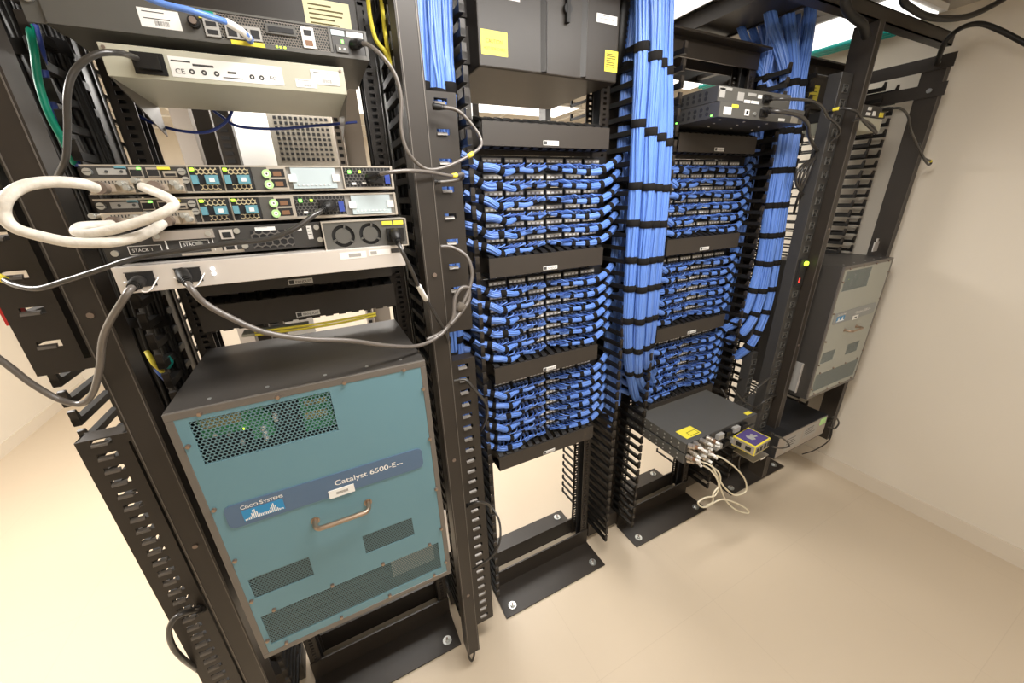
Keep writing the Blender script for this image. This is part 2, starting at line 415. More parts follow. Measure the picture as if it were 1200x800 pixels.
# ------------------------------------------------------------------ horizontal managers and patch panels
PIT = 8 * U
ZM = [1.792, 1.792 - PIT, 1.792 - 2 * PIT, 1.792 - 3 * PIT]
def hman_meshes(w):
    c = MB().box(-w / 2, w / 2, 1.022, 1.026, -.029, .029, 'duct').box(-w / 2, w / 2, 1.026, 1.032, .026, .029, 'duct').box(-w / 2, w / 2, 1.026, 1.032, -.029, -.026, 'duct')
    l = MB().box(-.026, .026, 1.0205, 1.022, -.024, -.012, 'white').box(-.024, -.014, 1.0200, 1.0205, -.0225, -.0135, 'ink')
    l.text('PANDUIT', (-.011, 1.0199, -.0215), .006, 'ink', width=.034)
    p = MB().box(-w / 2 - .02, w / 2 + .02, 1.094, 1.0975, -.044, .044, 'black')
    f = MB().prism([(1.086, .050), (1.086, .043), (1.034, .029), (1.026, .025), (1.026, .031), (1.036, .036)], 'x', -.009, .009, 'plastic')
    f.box(-.009, .009, 1.084, 1.094, .024, .050, 'plastic')
    g = MB().prism([(1.094, -.024), (1.094, -.031), (1.034, -.035), (1.026, -.031), (1.026, -.024), (1.032, -.028)], 'x', -.009, .009, 'plastic')
    return c.mesh('cover'), l.mesh('label_plate'), p.mesh('backplate'), f.mesh('finger'), g.mesh('finger')
HM = hman_meshes(.424)
SECT = ['top', 'second', 'third', 'bottom']
def hman(cx, z, label):
    t = thing('horizontal_cable_manager', label, 'cable manager', (cx, 0, z), 'horizontal cable managers')
    part('cover', HM[0], t); part('label_plate', HM[1], t); part('backplate', HM[2], t)
    for k in range(14):
        x = -.2 + k * .4 / 13
        part('finger', HM[3], t, (x, 0, 0)); part('finger', HM[4], t, (x, 0, 0))
    return t
for r, cx in ((1, .649), (2, 1.378)):
    for k in range(4):
        hman(cx, ZM[k], f'{SECT[k]} of the four black horizontal finger ducts in the {ORD[r]} rack from the left')
hman(-.055, 1.478, 'upper black horizontal duct directly under the silver power shelf')
hman(-.055, 1.398, 'lower black horizontal duct just above the blue chassis')

def patch_meshes():
    w = .483
    pl = MB().box(-w / 2, w / 2, 1.088, 1.0935, -.0435, .0435, 'deep').box(-w / 2 + .03, w / 2 - .03, 1.0935, 1.12, -.04, .04, 'deep')
    jk = MB()   # one module of four jacks with a shared white label window
    jk.box(-.031, .031, 1.080, 1.088, -.019, .017, 'deep')
    for q_ in range(4):
        x = -.0232 + q_ * .0155
        jk.box(x - .0068, x + .0068, 1.0775, 1.080, -.0175, -.0025, 'dgrey'); jk.box(x - .0052, x + .0052, 1.0768, 1.0776, -.0155, -.0045, 'deep')
        jk.box(x - .003, x + .003, 1.0755, 1.0768, -.006, -.0035, 'ivory')
    lb = MB().box(-.029, .029, 1.0765, 1.080, .002, .0135, 'ivory')
    for q_ in range(4): 
        x = -.0232 + q_ * .0155; lb.box(x - .0045, x + .0045, 1.0760, 1.0765, .004, .0095, 'white')
    return pl.mesh('panel_plate'), jk.mesh('jack_module'), lb.mesh('label_window')
PM = patch_meshes()
def patch(cx, z, label, grp):
    t = thing('patch_panel', label, 'patch panel', (cx, 0, z), grp)
    part('panel_plate', PM[0], t)
    for row in (.0222, -.0222):
        for k in range(6):
            x = -.178 + k * .0712
            o = part('jack_module', PM[1], t, (x, 0, row)); part('label_window', PM[2], o)
# bundles -------------------------------------------------------------
def strand_path(path, rad, k, n, tw, cr, m, b, jit=0):
    T = len(path); pts = []
    t = [(path[min(i + 1, T - 1)] - path[max(i - 1, 0)]).normalized() for i in range(T)]
    u = t[0].orthogonal().normalized()
    ph = random.uniform(-jit, jit)
    for i in range(T):
        u = (u - t[i] * u.dot(t[i])).normalized(); w = t[i].cross(u)
        a = 2 * math.pi * k / n + tw * i / T + ph + jit * .5 * math.sin(i * .4 + k)
        pts.append(path[i] + (u * math.cos(a) + w * math.sin(a)) * rad[i])
    b.tube(pts, [cr] * T if not isinstance(cr, list) else cr, m, 5)
def seg_tube(path, rad, s, half, m, extra=.0018):
    """strap ring around the path at arc fraction s"""
    L = [0]
    for a, c in zip(path, path[1:]): L.append(L[-1] + (c - a).length)
    tot = L[-1]
    def at(d):
        d = max(0, min(tot, d))
        for i in range(len(L) - 1):
            if L[i + 1] >= d:
                f = (d - L[i]) / max(1e-9, L[i + 1] - L[i]); return path[i].lerp(path[i + 1], f), rad[i] * (1 - f) + rad[i + 1] * f
        return path[-1], rad[-1]
    b = MB(); pp = [at(s * tot + d * half) for d in (-1, -.9, 0, .9, 1)]
    b.tube([p[0] for p in pp], [p[1] + extra * q_ for p, q_ in zip(pp, (.2, 1, 1, 1, .2))], m, 14, caps=True)
    return b
def hbundle(sgn, var):
    """one row's bundle from the panel middle out to the side; returns part meshes (local: panel centre x=0, row z=0)"""
    rnd = random.Random(100 * var + (1 if sgn > 0 else 0)); j = lambda a: rnd.uniform(-a, a)
    sag = .004 + rnd.uniform(0, .006)
    P = spline([(.012, 1.060, -.013), (.06, 1.052 + j(.003), -.017 - sag * .4), (.115, 1.047 + j(.003), -.018 - sag * .9), (.16, 1.043, -.018 - sag * 1.1),
                (.20, 1.044, -.014 - sag * .6), (.24, 1.052, -.002 + j(.002)), (.285, 1.070, .020 + j(.003)), (.335, 1.095, .050 + j(.004))], 4)
    P = [Vector((p.x * sgn, p.y - (.006 * math.sin(q_ * .5 + var) if sgn < 0 else 0), p.z + (.004 * math.sin(q_ * .8 + var * 2) if sgn < 0 else 0))) for q_, p in enumerate(P)]; T = len(P)
    R = [.0044 + .0062 * min(1, i / (T * .58)) for i in range(T)]
    b = MB(); b.tube(P, [r_ * .90 for r_ in R], 'blue', 8)
    n = 10
    for k in range(n):
        strand_path(P, [r_ * .82 for r_ in R], k, n, .8 + j(.4), [max(.0016, r_ * .29) for r_ in R], 'blue', b, .12)
    cab = b.mesh('cables')
    ro = [r_ * 1.12 for r_ in R]
    straps = [seg_tube(P, ro, s + j(.012), .0078, 'velcro').mesh('strap') for s in ((.08, .22, .37, .52, .68, .84) if sgn > 0 else (.12, .30, .47, .63, .82))]
    leads = []
    for k in range(12):
        x = (.0155 + (k // 4) * .0712 - .0 + .0 + (k % 4) * .0155 - .004) * sgn
        x = sgn * (.0356 + (k // 4) * .0712 + (-.0232 + (k % 4) * .0155))
        ex = x + sgn * (.034 + j(.010))
        m = 'blue2' if (k + var) % 4 else 'blue'
        b = MB().cbox((x, 1.072, -.009), (.0095, .011, .0085), 'clear')
        zb = -.018 - sag * .5 + .008
        b.tube(spline([(x, 1.070, -.009), (x + sgn * .005, 1.050 + j(.004), -.004 + j(.003)), (x + sgn * .016, 1.042, -.007), (ex, 1.046, zb)], 4), .0020, m, 6)
        leads.append(b.mesh('lead'))
    return cab, straps, leads
HB = {(s, v): hbundle(s, v) for s in (1, -1) for v in range(3)}
ROW = ['top', 'second', 'third', 'fourth', 'fifth', 'bottom']
SEC3 = ['upper', 'middle', 'lower']
for r, cx in ((1, .663), (2, 1.38)):
    for s in range(3):
        zc = (ZM[s] + ZM[s + 1]) / 2
        for p in range(3):
            patch(cx, zc + (1 - p) * 2 * U, f'{["top","middle","bottom"][p]} black patch panel in the {SEC3[s]} patching section of the {ORD[r]} rack', f'patch panels in the {ORD[r]} rack')
            for rr in range(2):
                row = p * 2 + rr; z = zc + (1 - p) * 2 * U + (.0222 if rr == 0 else -.0222)
                for sg in (1, -1):
                    cab, st, ld = HB[(sg, (row + s + r) % 3)]
                    t = thing('cable_bundle', f'blue bundle on the {ROW[row]} row of the {SEC3[s]} section, {ORD[r]} rack, running {"right" if sg > 0 else "left"}',
                              'cable bundle', (cx, 0, z), f'strapped blue bundles in the {ORD[r]} rack')
                    part('cables', cab, t)
                    for m_ in st: part('strap', m_, t)
                    for m_ in ld: part('lead', m_, t)
# vertical bundles -----------------------------------------------------
def vbundle(pts, R, nst, cr, straps, label, grp, half=.0115, mat_='blue', name='vertical_cable_bundle', R2=None, tw=2.0):
    P = spline(pts, 7); T = len(P)
    rad = [R + ((R2 if R2 else R) - R) * i / T for i in range(T)]
    t = thing(name, label, 'cable bundle', tuple(P[-1]), grp)
    b = MB(); b.tube(P, [r_ * .9 for r_ in rad], mat_, 12)
    for k in range(nst): strand_path(P, [r_ * .93 for r_ in rad], k, nst, tw * random.choice((-1, 1)) * random.uniform(.4, 1), cr, mat_, b, .22)
    b.build('cables', t)
    L = [0]
    for a, c in zip(P, P[1:]): L.append(L[-1] + (c - a).length)
    for s in straps:
        if s > 1.01 or s < 0:      # a height: strap where the bundle crosses it
            z = abs(s); f = None
            for i in range(T - 1):
                if (P[i].z - z) * (P[i + 1].z - z) <= 0 and P[i].z != P[i + 1].z:
                    f = (L[i] + (L[i + 1] - L[i]) * (z - P[i].z) / (P[i + 1].z - P[i].z)) / L[-1]; break
            if f is None: continue
            s = f
        seg_tube(P, [r_ * .93 + cr for r_ in rad], s, half, 'velcro').build('strap', t)
    return t
g23 = 'thick blue bundles between second and third racks'
VL = ['leftmost thick blue vertical bundle', 'second thick blue vertical bundle from the left', 'middle thick blue vertical bundle', 'fourth thick blue vertical bundle from the left', 'rightmost thick blue vertical bundle']
def vpath(pairs): return [tuple(W(a, b_, c)) for a, b_, c in pairs]
VB = [[(753, -30, .99), (752, 60, .985), (748, 150, .985), (744, 230, .985), (739, 310, .98), (735, 400, .985), (742, 455, 1.02), (748, 470, 1.06)],
      [(760, -30, 1.0), (760, 60, 1.0), (756, 150, 1.0), (753, 230, 1.0), (747, 310, 1.0), (744, 400, 1.0), (748, 440, 1.02), (756, 462, 1.06)],
      [(767, -30, .965), (767, 60, .965), (762, 150, .965), (759, 230, .96), (753, 310, .96), (748, 395, .965), (748, 440, .99), (758, 460, 1.06)],
      [(775, -30, .975), (773, 60, .975), (773, 150, .975), (768, 230, .975), (762, 310, .975), (757, 390, .98), (756, 425, 1.0), (764, 448, 1.06)],
      [(782, -30, .985), (780, 60, .985), (781, 150, .985), (777, 230, .985), (770, 310, .985), (764, 375, .99), (760, 420, 1.01), (768, 440, 1.07)]]
def STRH(i): return [-(z - .012 * i * (1 if z > 1.8 else .2)) for z in (2.02, 1.83, 1.655, 1.54, 1.42, 1.32, 1.20, 1.08, .97)]
for i, p in enumerate(VB):
    vbundle(vpath(p), .0185, 17, .0042, STRH(i), VL[i] + ' between the second and third racks', g23, R2=.0165)
g12 = 'blue bundles left of the second rack'
for i, p in enumerate([[(490, -30, 1.01), (492, 60, 1.01), (496, 112, 1.01), (504, 200, 1.02), (512, 300, 1.02), (521, 400, 1.03), (530, 500, 1.06)],
                       [(505, -30, 1.0), (508, 60, 1.0), (512, 112, 1.0), (513, 200, 1.01), (520, 300, 1.02), (527, 400, 1.03), (538, 520, 1.06)],
                       [(519, -30, 1.02), (521, 60, 1.02), (525, 112, 1.02), (529, 200, 1.04), (532, 300, 1.05), (535, 400, 1.06), (545, 500, 1.08)]]):
    vbundle(vpath(p), .0185, 16, .004, (.18, .42, .55, .72, .86), ['left', 'middle', 'right'][i] + ' blue vertical bundle beside the wide black channel, left of the second rack', g12)
g34 = 'blue bundles right of the third rack'
for i, p in enumerate([[(900, -5, 1.12), (905, 30, 1.08), (921, 90, 1.02), (913, 160, 1.0), (903, 230, .99), (893, 300, .99), (880, 345, .99), (868, 372, 1.0), (850, 385, 1.05)],
                       [(921, -5, 1.10), (925, 30, 1.06), (930, 90, 1.0), (922, 160, .98), (911, 230, .97), (901, 300, .965), (889, 355, .97), (874, 385, .98), (852, 400, 1.04)],
                       [(950, 0, 1.06), (948, 30, 1.03), (939, 90, 1.0), (931, 160, .98), (919, 230, .97), (909, 300, .97), (898, 360, .97), (880, 402, .98), (862, 418, 1.03)]]):
    vbundle(vpath(p), .0185, 16, .004, [-z for z in (2.0, 1.84, 1.70, 1.57, 1.45, 1.33, 1.21, 1.10, 1.0, .93)], ['left', 'middle', 'right'][i] + ' blue bundle curving down beside the third rack from the overhead beam', g34)
for i in range(8):
    p = [(866 + i * 11.5, 26 - i * 5.5, 1.24), (872 + i * 10.5, 42 - i * 4.5, 1.2), (886 + i * 7.5, 72 - i * 2, 1.12), (902 + i * 5, 104, 1.06), (902 + i * 4, 140, 1.06)]
    vbundle(vpath(p), .0115, 10, .0036, [-2.03], f'blue bundle fanning down under the overhead beam, {["first","second","third","fourth","fifth","sixth","seventh","eighth"][i]} from the left', 'fanned blue bundles under the overhead beam', R2=.012)
for i, (x, y) in enumerate(((.965, 1.075), (1.00, 1.105), (1.05, 1.10))):
    vbundle([(x, y, 2.25), (x, y, 1.9), (x + .004, y, 1.5), (x - .004, y, 1.1), (x + .01, y + .01, .75)], .019, 14, .004, (-2.0, -1.85, -1.66, -1.5, -1.3), ['left', 'middle', 'right'][i] + ' inner blue bundle behind the fingers right of the second rack', 'inner blue bundles behind manager fingers', R2=.015)
for i, (x, y) in enumerate(((1.665, 1.085), (1.71, 1.10))):
    vbundle([(x, y, 2.2), (x, y, 1.9), (x + .004, y, 1.5), (x - .004, y, 1.1), (x - .01, y + .01, .8)], .019, 14, .004, (-2.0, -1.8, -1.5, -1.3), ['left', 'right'][i] + ' inner blue bundle behind the fingers right of the third rack', 'inner blue bundles behind manager fingers', R2=.015)
for i, (x, y) in enumerate(((-.39, 1.10), (-.355, 1.07), (-.42, 1.13), (.245, 1.13))):
    vbundle([(x, y, 2.2), (x, y, 1.9), (x + .006, y, 1.6), (x - .004, y, 1.3), (x, y, .9)], .022, 12, .005, (-1.9, -1.6, -1.4), ['second black cable group inside the left end manager', 'black cable group nearest the blue chassis in the left end manager', 'outermost black cable group inside the left end manager', 'black cable group beside the right channel behind the blue bundles'][i], 'black cable groups in the managers', mat_='plastic')
# loose blue behind the managers (fan-in of rows)
for s in range(3):
    for k in range(5):
        z = ZM[s] - .07 - k * .055
        for xx, dx, nm in ((.345, -.02, 'left of the second rack'), (1.01, .03, 'right of the second rack'), (1.70, .03, 'right of the third rack')):
            p = [(xx + dx * 2.2 - .06 * (1 if dx > 0 else -1), 1.10, z + .04), (xx, 1.105 - .004 * k, z + .01), (xx + dx, 1.11, z - .06), (xx + dx, 1.125, z - .16)]
            b = MB(); P = spline(p, 5)
            for q_ in range(5): strand_path(P, [.0055] * len(P), q_, 5, 1, .0042, 'blue', b, .2)
            tag(b.build('cable_bundle'), f'{["top","second","third","fourth","bottom"][k]} slack blue cable group behind fingers, {SEC3[s]} section {nm}', 'cable bundle', 'slack blue groups behind manager fingers')

# ================================================================== CATALYST CHASSIS
def catalyst(x0, y0, z0, face, badge, fine, big, label, blue):
    w, h, dp = .446, .645, (.345 if blue else .305)
    t = thing('network_chassis', label, 'chassis', (x0 + w / 2, y0 + dp / 2, z0))
    X = lambda v: x0 + v; Z = lambda v: z0 + v
    b = MB()
    b.box(x0, x0 + w, y0 + .006, y0 + dp, z0 + h - .003, z0 + h, 'cattop').box(x0, x0 + w, y0 + .006, y0 + dp, z0, z0 + .003, 'cattop')
    b.box(x0, x0 + .003, y0 + .006, y0 + dp, z0 + .003, z0 + h - .003, 'cattop').box(x0 + w - .003, x0 + w, y0 + .006, y0 + dp, z0 + .003, z0 + h - .003, 'cattop')
    b.box(x0, x0 + w, y0 + dp - .003, y0 + dp, z0 + .003, z0 + h - .003, 'deep')
    for xx in (.06, .15, .25, .33, .40):
        b.cyl((x0 + xx, y0 + .03, z0 + h), (x0 + xx, y0 + .03, z0 + h + .001), .0035, 'screw', 8)
    b.build('body', t)
    b = MB()
    for a in ((0, w, h - .014, h), (0, w, 0, .014), (0, .012, .014, h - .014), (w - .012, w, .014, h - .014)):
        b.box(X(a[0]), X(a[1]), y0 - .002, y0 + .006, Z(a[2]), Z(a[3]), 'frame')
    b.build('frame', t, .001)
    # face plate with openings
    V = {'big': (.030, .253, .532, .622), 'v2': (.025, .139, .183, .240), 'v3': (.251, .366, .184, .241), 'v4': (.022, .421, .035, .127)}
    b = MB(); ys, ye = y0 - .001, y0 + .002
    fx0, fx1, fz0, fz1 = .012, w - .012, .014, h - .014
    def band(za, zb, holes):
        xs = fx0
        for (a, c) in sorted(holes):
            if a > xs: b.box(X(xs), X(a), ys, ye, Z(za), Z(zb), face)
            xs = c
        b.box(X(xs), X(fx1), ys, ye, Z(za), Z(zb), face)
    band(.622, fz1, []); band(.532, .622, [(.030, .253)]); band(.241, .532, [])
    band(.240, .241, []); band(.184, .240, [(.025, .139), (.251, .366)]); band(.127, .184, []); band(.035, .127, [(.022, .421)]); band(fz0, .035, [])
    b.build('face_plate', t)
    for k, (a, c, d, e) in V.items():
        MB().box(X(a), X(c), y0 + .0002, y0 + .0012, Z(d), Z(e), big if k == 'big' else fine).build('vent_grille', t)
    # dark sheet painting the shade behind the grilles, then boards and modules
    b = MB().box(X(.02), X(w - .02), y0 + .05, y0 + .055, Z(.02), Z(h - .02), 'ventshade')
    b.build('inner_shade_sheet', t)
    b = MB().box(X(.035), X(.135), y0 + .018, y0 + .028, Z(.575), Z(.618), 'pcb').box(X(.04), X(.10), y0 + .014, y0 + .018, Z(.595), Z(.616), 'pcb2')
    b.box(X(.11), X(.145), y0 + .014, y0 + .03, Z(.55), Z(.60), 'pcb').box(X(.195), X(.25), y0 + .018, y0 + .028, Z(.535), Z(.618), 'pcb')
    b.box(X(.20), X(.24), y0 + .014, y0 + .018, Z(.565), Z(.58), 'pcb2').box(X(.203), X(.244), y0 + .014, y0 + .018, Z(.595), Z(.606), 'pcb2')
    b.build('circuit_board', t)
    b = MB().cyl((X(.128), y0 + .012, Z(.545)), (X(.128), y0 + .012, Z(.575)), .004, 'white', 8).cyl((X(.152), y0 + .012, Z(.58)), (X(.152), y0 + .012, Z(.598)), .004, 'white', 8)
    b.cyl((X(.09), y0 + .012, Z(.548)), (X(.09), y0 + .012, Z(.558)), .004, 'greylt', 8)
    for a, c in ((.05, .60), (.055, .58), (.075, .575)): b.cyl((X(a), y0 + .012, Z(c)), (X(a), y0 + .016, Z(c)), .003, 'screw', 8)
    b.build('component', t)
    MB().box(X(.098), X(.102), y0 + .010, y0 + .013, Z(.578), Z(.582), 'ledy').build('status_light', t)
    b = MB()
    for q_ in range(4): b.box(X(.06), X(.30), y0 + .02, y0 + .03, Z(.045 + q_ * .02), Z(.052 + q_ * .02), 'dgrey')
    b.box(X(.30), X(.41), y0 + .02, y0 + .03, Z(.05), Z(.12), 'steel') if blue else None
    b.build('fan_tray_bar', t)
    # badge with rounded ends
    bz0, bz1, bx0, bx1, rr = .378, .432, .030, .412, .012
    pts = []
    for cx_, cz_, a0 in ((bx1 - rr, bz1 - rr, 0), (bx0 + rr, bz1 - rr, 90), (bx0 + rr, bz0 + rr, 180), (bx1 - rr, bz0 + rr, 270)):
        for q_ in range(5):
            a = math.radians(a0 + q_ * 22.5); pts.append((X(cx_ + rr * math.cos(a)), Z(cz_ + rr * math.sin(a))))
    bo = MB().prism(pts, 'y', y0 - .0032, y0 - .001, badge).build('nameplate', t)
    b = MB().text('C', (X(.056), y0 - .0036, Z(.4165)), .0088, 'white', width=.007, bold=.01).text('ISCO', (X(.0636), y0 - .0036, Z(.4165)), .0068, 'white', width=.021, bold=.01)
    b.text('S', (X(.088), y0 - .0036, Z(.4165)), .0088, 'white', width=.0055, bold=.01).text('YSTEMS', (X(.0945), y0 - .0036, Z(.4165)), .0068, 'white', width=.034, bold=.01)
    b.text('Catalyst 6500-E', (X(.222), y0 - .0036, Z(.403)), .013, 'white', width=.128, bold=.005)
    b.box(X(.353), X(.366), y0 - .0036, y0 - .0033, Z(.4055), Z(.4072), 'white')
    b.build('lettering', bo)
    b = MB().box(X(.056), X(.126), y0 - .0036, y0 - .0032, Z(.387), Z(.413), 'logo')
    n = 23
    for q_ in range(n):
        u = q_ / (n - 1)
        hh = .003 + .017 * max(math.exp(-((u - .25) / .085) ** 2), math.exp(-((u - .76) / .085) ** 2)) + .003 * (1 - abs(2 * u - 1) )
        x = .058 + u * .064
        b.box(X(x), X(x + .0016), y0 - .0041, y0 - .0036, Z(.3885), Z(.3885 + hh), 'white')
    b.build('bridge_logo', bo)
    b = MB().box(X(.207), X(.258), y0 - .0045, y0 - .0032, Z(.374), Z(.394), 'white')
    for q_ in range(14): b.box(X(.222 + q_ * .0017), X(.2228 + q_ * .0017), y0 - .0048, y0 - .0045, Z(.381), Z(.387), 'ink')
    o = b.build('barcode_sticker', t)
    # handle
    hx0, hx1, hz = .170, .278, .330
    MB().tube(spline([(X(hx0), y0, Z(hz)), (X(hx0), y0 - .018, Z(hz)), (X(hx0 + .006), y0 - .028, Z(hz)), (X(hx0 + .02), y0 - .030, Z(hz)),
                      (X(hx1 - .02), y0 - .030, Z(hz)), (X(hx1 - .006), y0 - .028, Z(hz)), (X(hx1), y0 - .018, Z(hz)), (X(hx1), y0, Z(hz))], 5), .0052, 'chrome', 12).cyl((X(hx0), y0 - .003, Z(hz)), (X(hx0), y0, Z(hz)), .009, 'chrome').cyl((X(hx1), y0 - .003, Z(hz)), (X(hx1), y0, Z(hz)), .009, 'chrome').build('handle', t)
    SC = MB().cyl((0, 0, 0), (0, -.004, 0), .0042, 'screwdark', 12).cyl((0, -.004, 0), (0, -.0055, 0), .003, 'chrome', 8).mesh('screw')
    for (a, c) in [(.049, .634), (.167, .634), (.282, .634), (.399, .634), (.018, .578), (.018, .434), (.018, .301), (.018, .182), (.018, .053), (.434, .579), (.434, .447), (.434, .30), (.434, .17), (.434, .05),
                   (.049, .134), (.167, .134), (.282, .134), (.399, .134), (.049, .022), (.167, .022), (.282, .022), (.399, .022)]:
        part('screw', SC, t, (X(a) - t.location.x, y0 - .001 - t.location.y, Z(c) - t.location.z))
    # slotted white side brackets
    for sx in (-1, 1):
        xb = x0 - .004 if sx < 0 else x0 + w
        b = MB(); zA, zB = (.02, .175)
        b.box(xb, xb + .004, y0 + .05, y0 + .12, Z(zA), Z(zB), 'greylt')
        b.box(xb - (.012 if sx < 0 else 0), xb + (.016 if sx > 0 else 0), y0 + .047, y0 + .050, Z(zA), Z(zB), 'silver')
        b.build('mounting_bracket', t)
    return t
catalyst(-.288, .75, .664, 'catblue', 'badge', 'finegrey', 'perfblue', 'large blue-faced network chassis with a handle in the leftmost rack', True)
catalyst(1.982, .79, .667, 'catgrey', 'badge4', 'fine4', 'fine4', 'large grey-green network chassis in the rack beside the right wall', False)

# ================================================================== BAY 1 DEVICES
def shell(t, x0, x1, y0, y1, z0, z1, m, bevel=.0008): return MB().box(x0, x1, y0, y1, z0, z1, m).build('body', t, bevel)
def label_sheet(x0, x1, z0, z1, y, m='white', lines=3, bar=True, ink='ink', seed=1):
    b = MB().box(x0, x1, y - .0005, y, z0, z1, m); rn = random.Random(seed)
    w, h = x1 - x0, z1 - z0
    for i in range(lines):
        z = z1 - h * (.15 + .7 * i / max(1, lines)); e = x0 + w * rn.uniform(.55, .9)
        b.box(x0 + w * .1, e, y - .0007, y - .0005, z - h * .05, z, ink)
    if bar:
        x = x0 + w * .35
        while x < x0 + w * .7: b.box(x, x + w * .008, y - .0007, y - .0005, z0 + h * .12, z0 + h * .38, ink); x += w * rn.uniform(.015, .03)
    return b
def iec_plug(t, p, d=(0, -1, 0), s=1.0, m='plastic', name='plug'):
    """moulded mains plug whose cable leaves along d"""
    p = Vector(p); d = Vector(d).normalized()
    b = MB(); q_ = d.to_track_quat('Z', 'Y').to_matrix()
    b.cbox(p + Vector((0, -.010 * s, 0)), (.026 * s, .020 * s, .018 * s), m)
    b.tube([p + Vector((0, -.018 * s, 0)), p + Vector((0, -.024 * s, 0)) + d * .008 * s, p + Vector((0, -.024 * s, 0)) + d * .03 * s], [.009 * s, .0075 * s, .005 * s], m, 10)
    for k in range(3): b.tube([p + Vector((0, -.024 * s, 0)) + d * (.012 + k * .006) * s, p + Vector((0, -.024 * s, 0)) + d * (.014 + k * .006) * s], .0078 * s - k * .0008, m, 10)
    return b.build(name, t)
def cable(name, pts, r, m, label, cat='cable', group=None, tags=(), n=10, plugs=()):
    """pts in (px, py, depth); tags = (arc fraction, half length, material, extra radius)"""
    P = spline([W(*p) if not isinstance(p, Vector) else p for p in pts], 7)
    t = thing(name, label, cat, tuple(P[0]), group)
    MB().tube(P, r, m, n).build('cord', t)
    for (s, half, mm, ex) in tags: seg_tube(P, [r] * len(P), s, half, mm, ex).build('tag' if mm != 'velgrey' else 'strap', t)
    for (end, sz, mm) in plugs:
        a = P[0] if end == 0 else P[-1]; c = P[3] if end == 0 else P[-4]; d = (c - a).normalized()
        b = MB().tube([a - d * sz * 1.0, a - d * sz * .9, a + d * sz * .2, a + d * sz * .6], [r * 1.6, sz * .62, sz * .62, r * 1.6], mm, 10)
        for k in range(3): b.tube([a + d * sz * (.65 + k * .3), a + d * sz * (.8 + k * .3)], r * (1.55 - .1 * k), mm, 10)
        b.build('plug', t)
    return t
# big dark unit at the top of rack 1
def topbox(x0, x1, z0, label, zt=2.22):
    t = thing('power_unit', label, 'power unit', ((x0 + x1) / 2, 1.05, z0), 'large dark units at the rack tops')
    shell(t, x0, x1, 1.03, 1.40, z0, zt, 'black', .004)
    for a_, b_ in ((x0 - .02, x0), (x1, x1 + .02)): MB().box(a_, b_, 1.09, 1.093, z0 + .02, z0 + .1, 'black').build('mounting_ear', t)
    return t
t = topbox(-.271, .166, 1.945, 'dark sheet-metal unit with a pale yellow label at the top of the leftmost rack')
label_sheet(.062, .150, 1.965, 2.02, 1.0298, 'paleyellow', 5, False, 'inky').build('warning_label', t)
t = topbox(.442, .883, 1.94, 'dark sheet-metal unit with two yellow caution labels at the top of the second rack')
b = MB().box(.449, .522, 1.0294, 1.03, 1.967, 2.018, 'yellow')
b.text('CAUTION', (.462, 1.0291, 1.992), .0085, 'inky', width=.045, bold=.01).text('HOT SIDE CABLE', (.455, 1.0291, 1.978), .006, 'inky', width=.060)
b.build('caution_label', t)
label_sheet(.835, .882, 1.967, 2.018, 1.0298, 'yellow', 7, False, 'inky').build('warning_label', t)
label_sheet(.80, .872, 2.078, 2.098, 1.0298, 'white', 2, False).build('white_label', t)
label_sheet(.50, .56, 2.085, 2.10, 1.0298, 'white', 2, False).build('white_label', t)
b = MB()
for x in (.62, .75): b.prism([(x, 1.0300), (x + .012, 1.020), (x + .02, 1.0300)], 'z', 1.945, 2.2, 'dgrey')
b.cyl((.70, 1.028, 2.09), (.70, 1.02, 2.09), .012, 'deep').box(.695, .705, 1.018, 1.03, 2.06, 2.12, 'plastic')
b.build('latch', t)
t = topbox(1.88, 2.305, 1.935, 'dark sheet-metal unit at the top of the rack beside the right wall', 2.06)
label_sheet(1.885, 1.95, 1.965, 2.02, 1.0298, 'yellow', 3, False, 'inky').build('warning_label', t)
# top router
t = thing('network_router', 'dark grey slim router with mesh vents and barcode label, topmost in the leftmost rack', 'router', (-.066, 1.0, 1.882))
X0, X1, Y0, Z0, Z1 = -.284, .152, .88, 1.882, 1.927
MB().box(X0, X1, Y0 + .004, 1.095, Z0, Z1, 'grey').build('body', t, .001)
b = MB().box(X0, -.10, Y0, Y0 + .004, Z0, Z1, 'grey').box(-.10, X1, Y0, Y0 + .004, Z0, Z0 + .006, 'grey').box(-.10, X1, Y0, Y0 + .004, Z1 - .003, Z1, 'grey').box(.086, .090, Y0 - .001, Y0 + .004, Z0 + .006, Z1 - .003, 'grey').box(.147, X1, Y0, Y0 + .004, Z0 + .006, Z1 - .003, 'grey')
b.box(-.10, .086, Y0 + .0034, Y0 + .0038, Z0 + .006, Z1 - .003, 'ventshade')  # dark sheet painting the shade behind the vent mesh
b.build('front_panel', t)
MB().box(-.100, .086, Y0 + .001, Y0 + .002, Z0 + .006, Z1 - .003, 'perfgrey').build('vent_grille', t)
MB().box(X0 - .022, X0, Y0 + .005, Y0 + .008, Z0, Z1, 'grey').box(X0 - .003, X0, Y0 + .008, Y0 + .05, Z0, Z1, 'grey').cyl((X0 - .012, Y0 + .001, Z0 + .03), (X0 - .012, Y0 + .005, Z0 + .03), .007, 'screw').build('mounting_ear', t)
label_sheet(-.178, -.128, Z0 + .010, Z0 + .034, Y0, 'white', 2, True, seed=3).build('barcode_sticker', t)
MB().cyl((-.110, Y0, 1.905), (-.110, Y0 - .008, 1.905), .008, 'plastic', 16).cyl((-.110, Y0 - .008, 1.905), (-.110, Y0 - .012, 1.905), .005, 'screwdark', 10).build('power_knob', t)
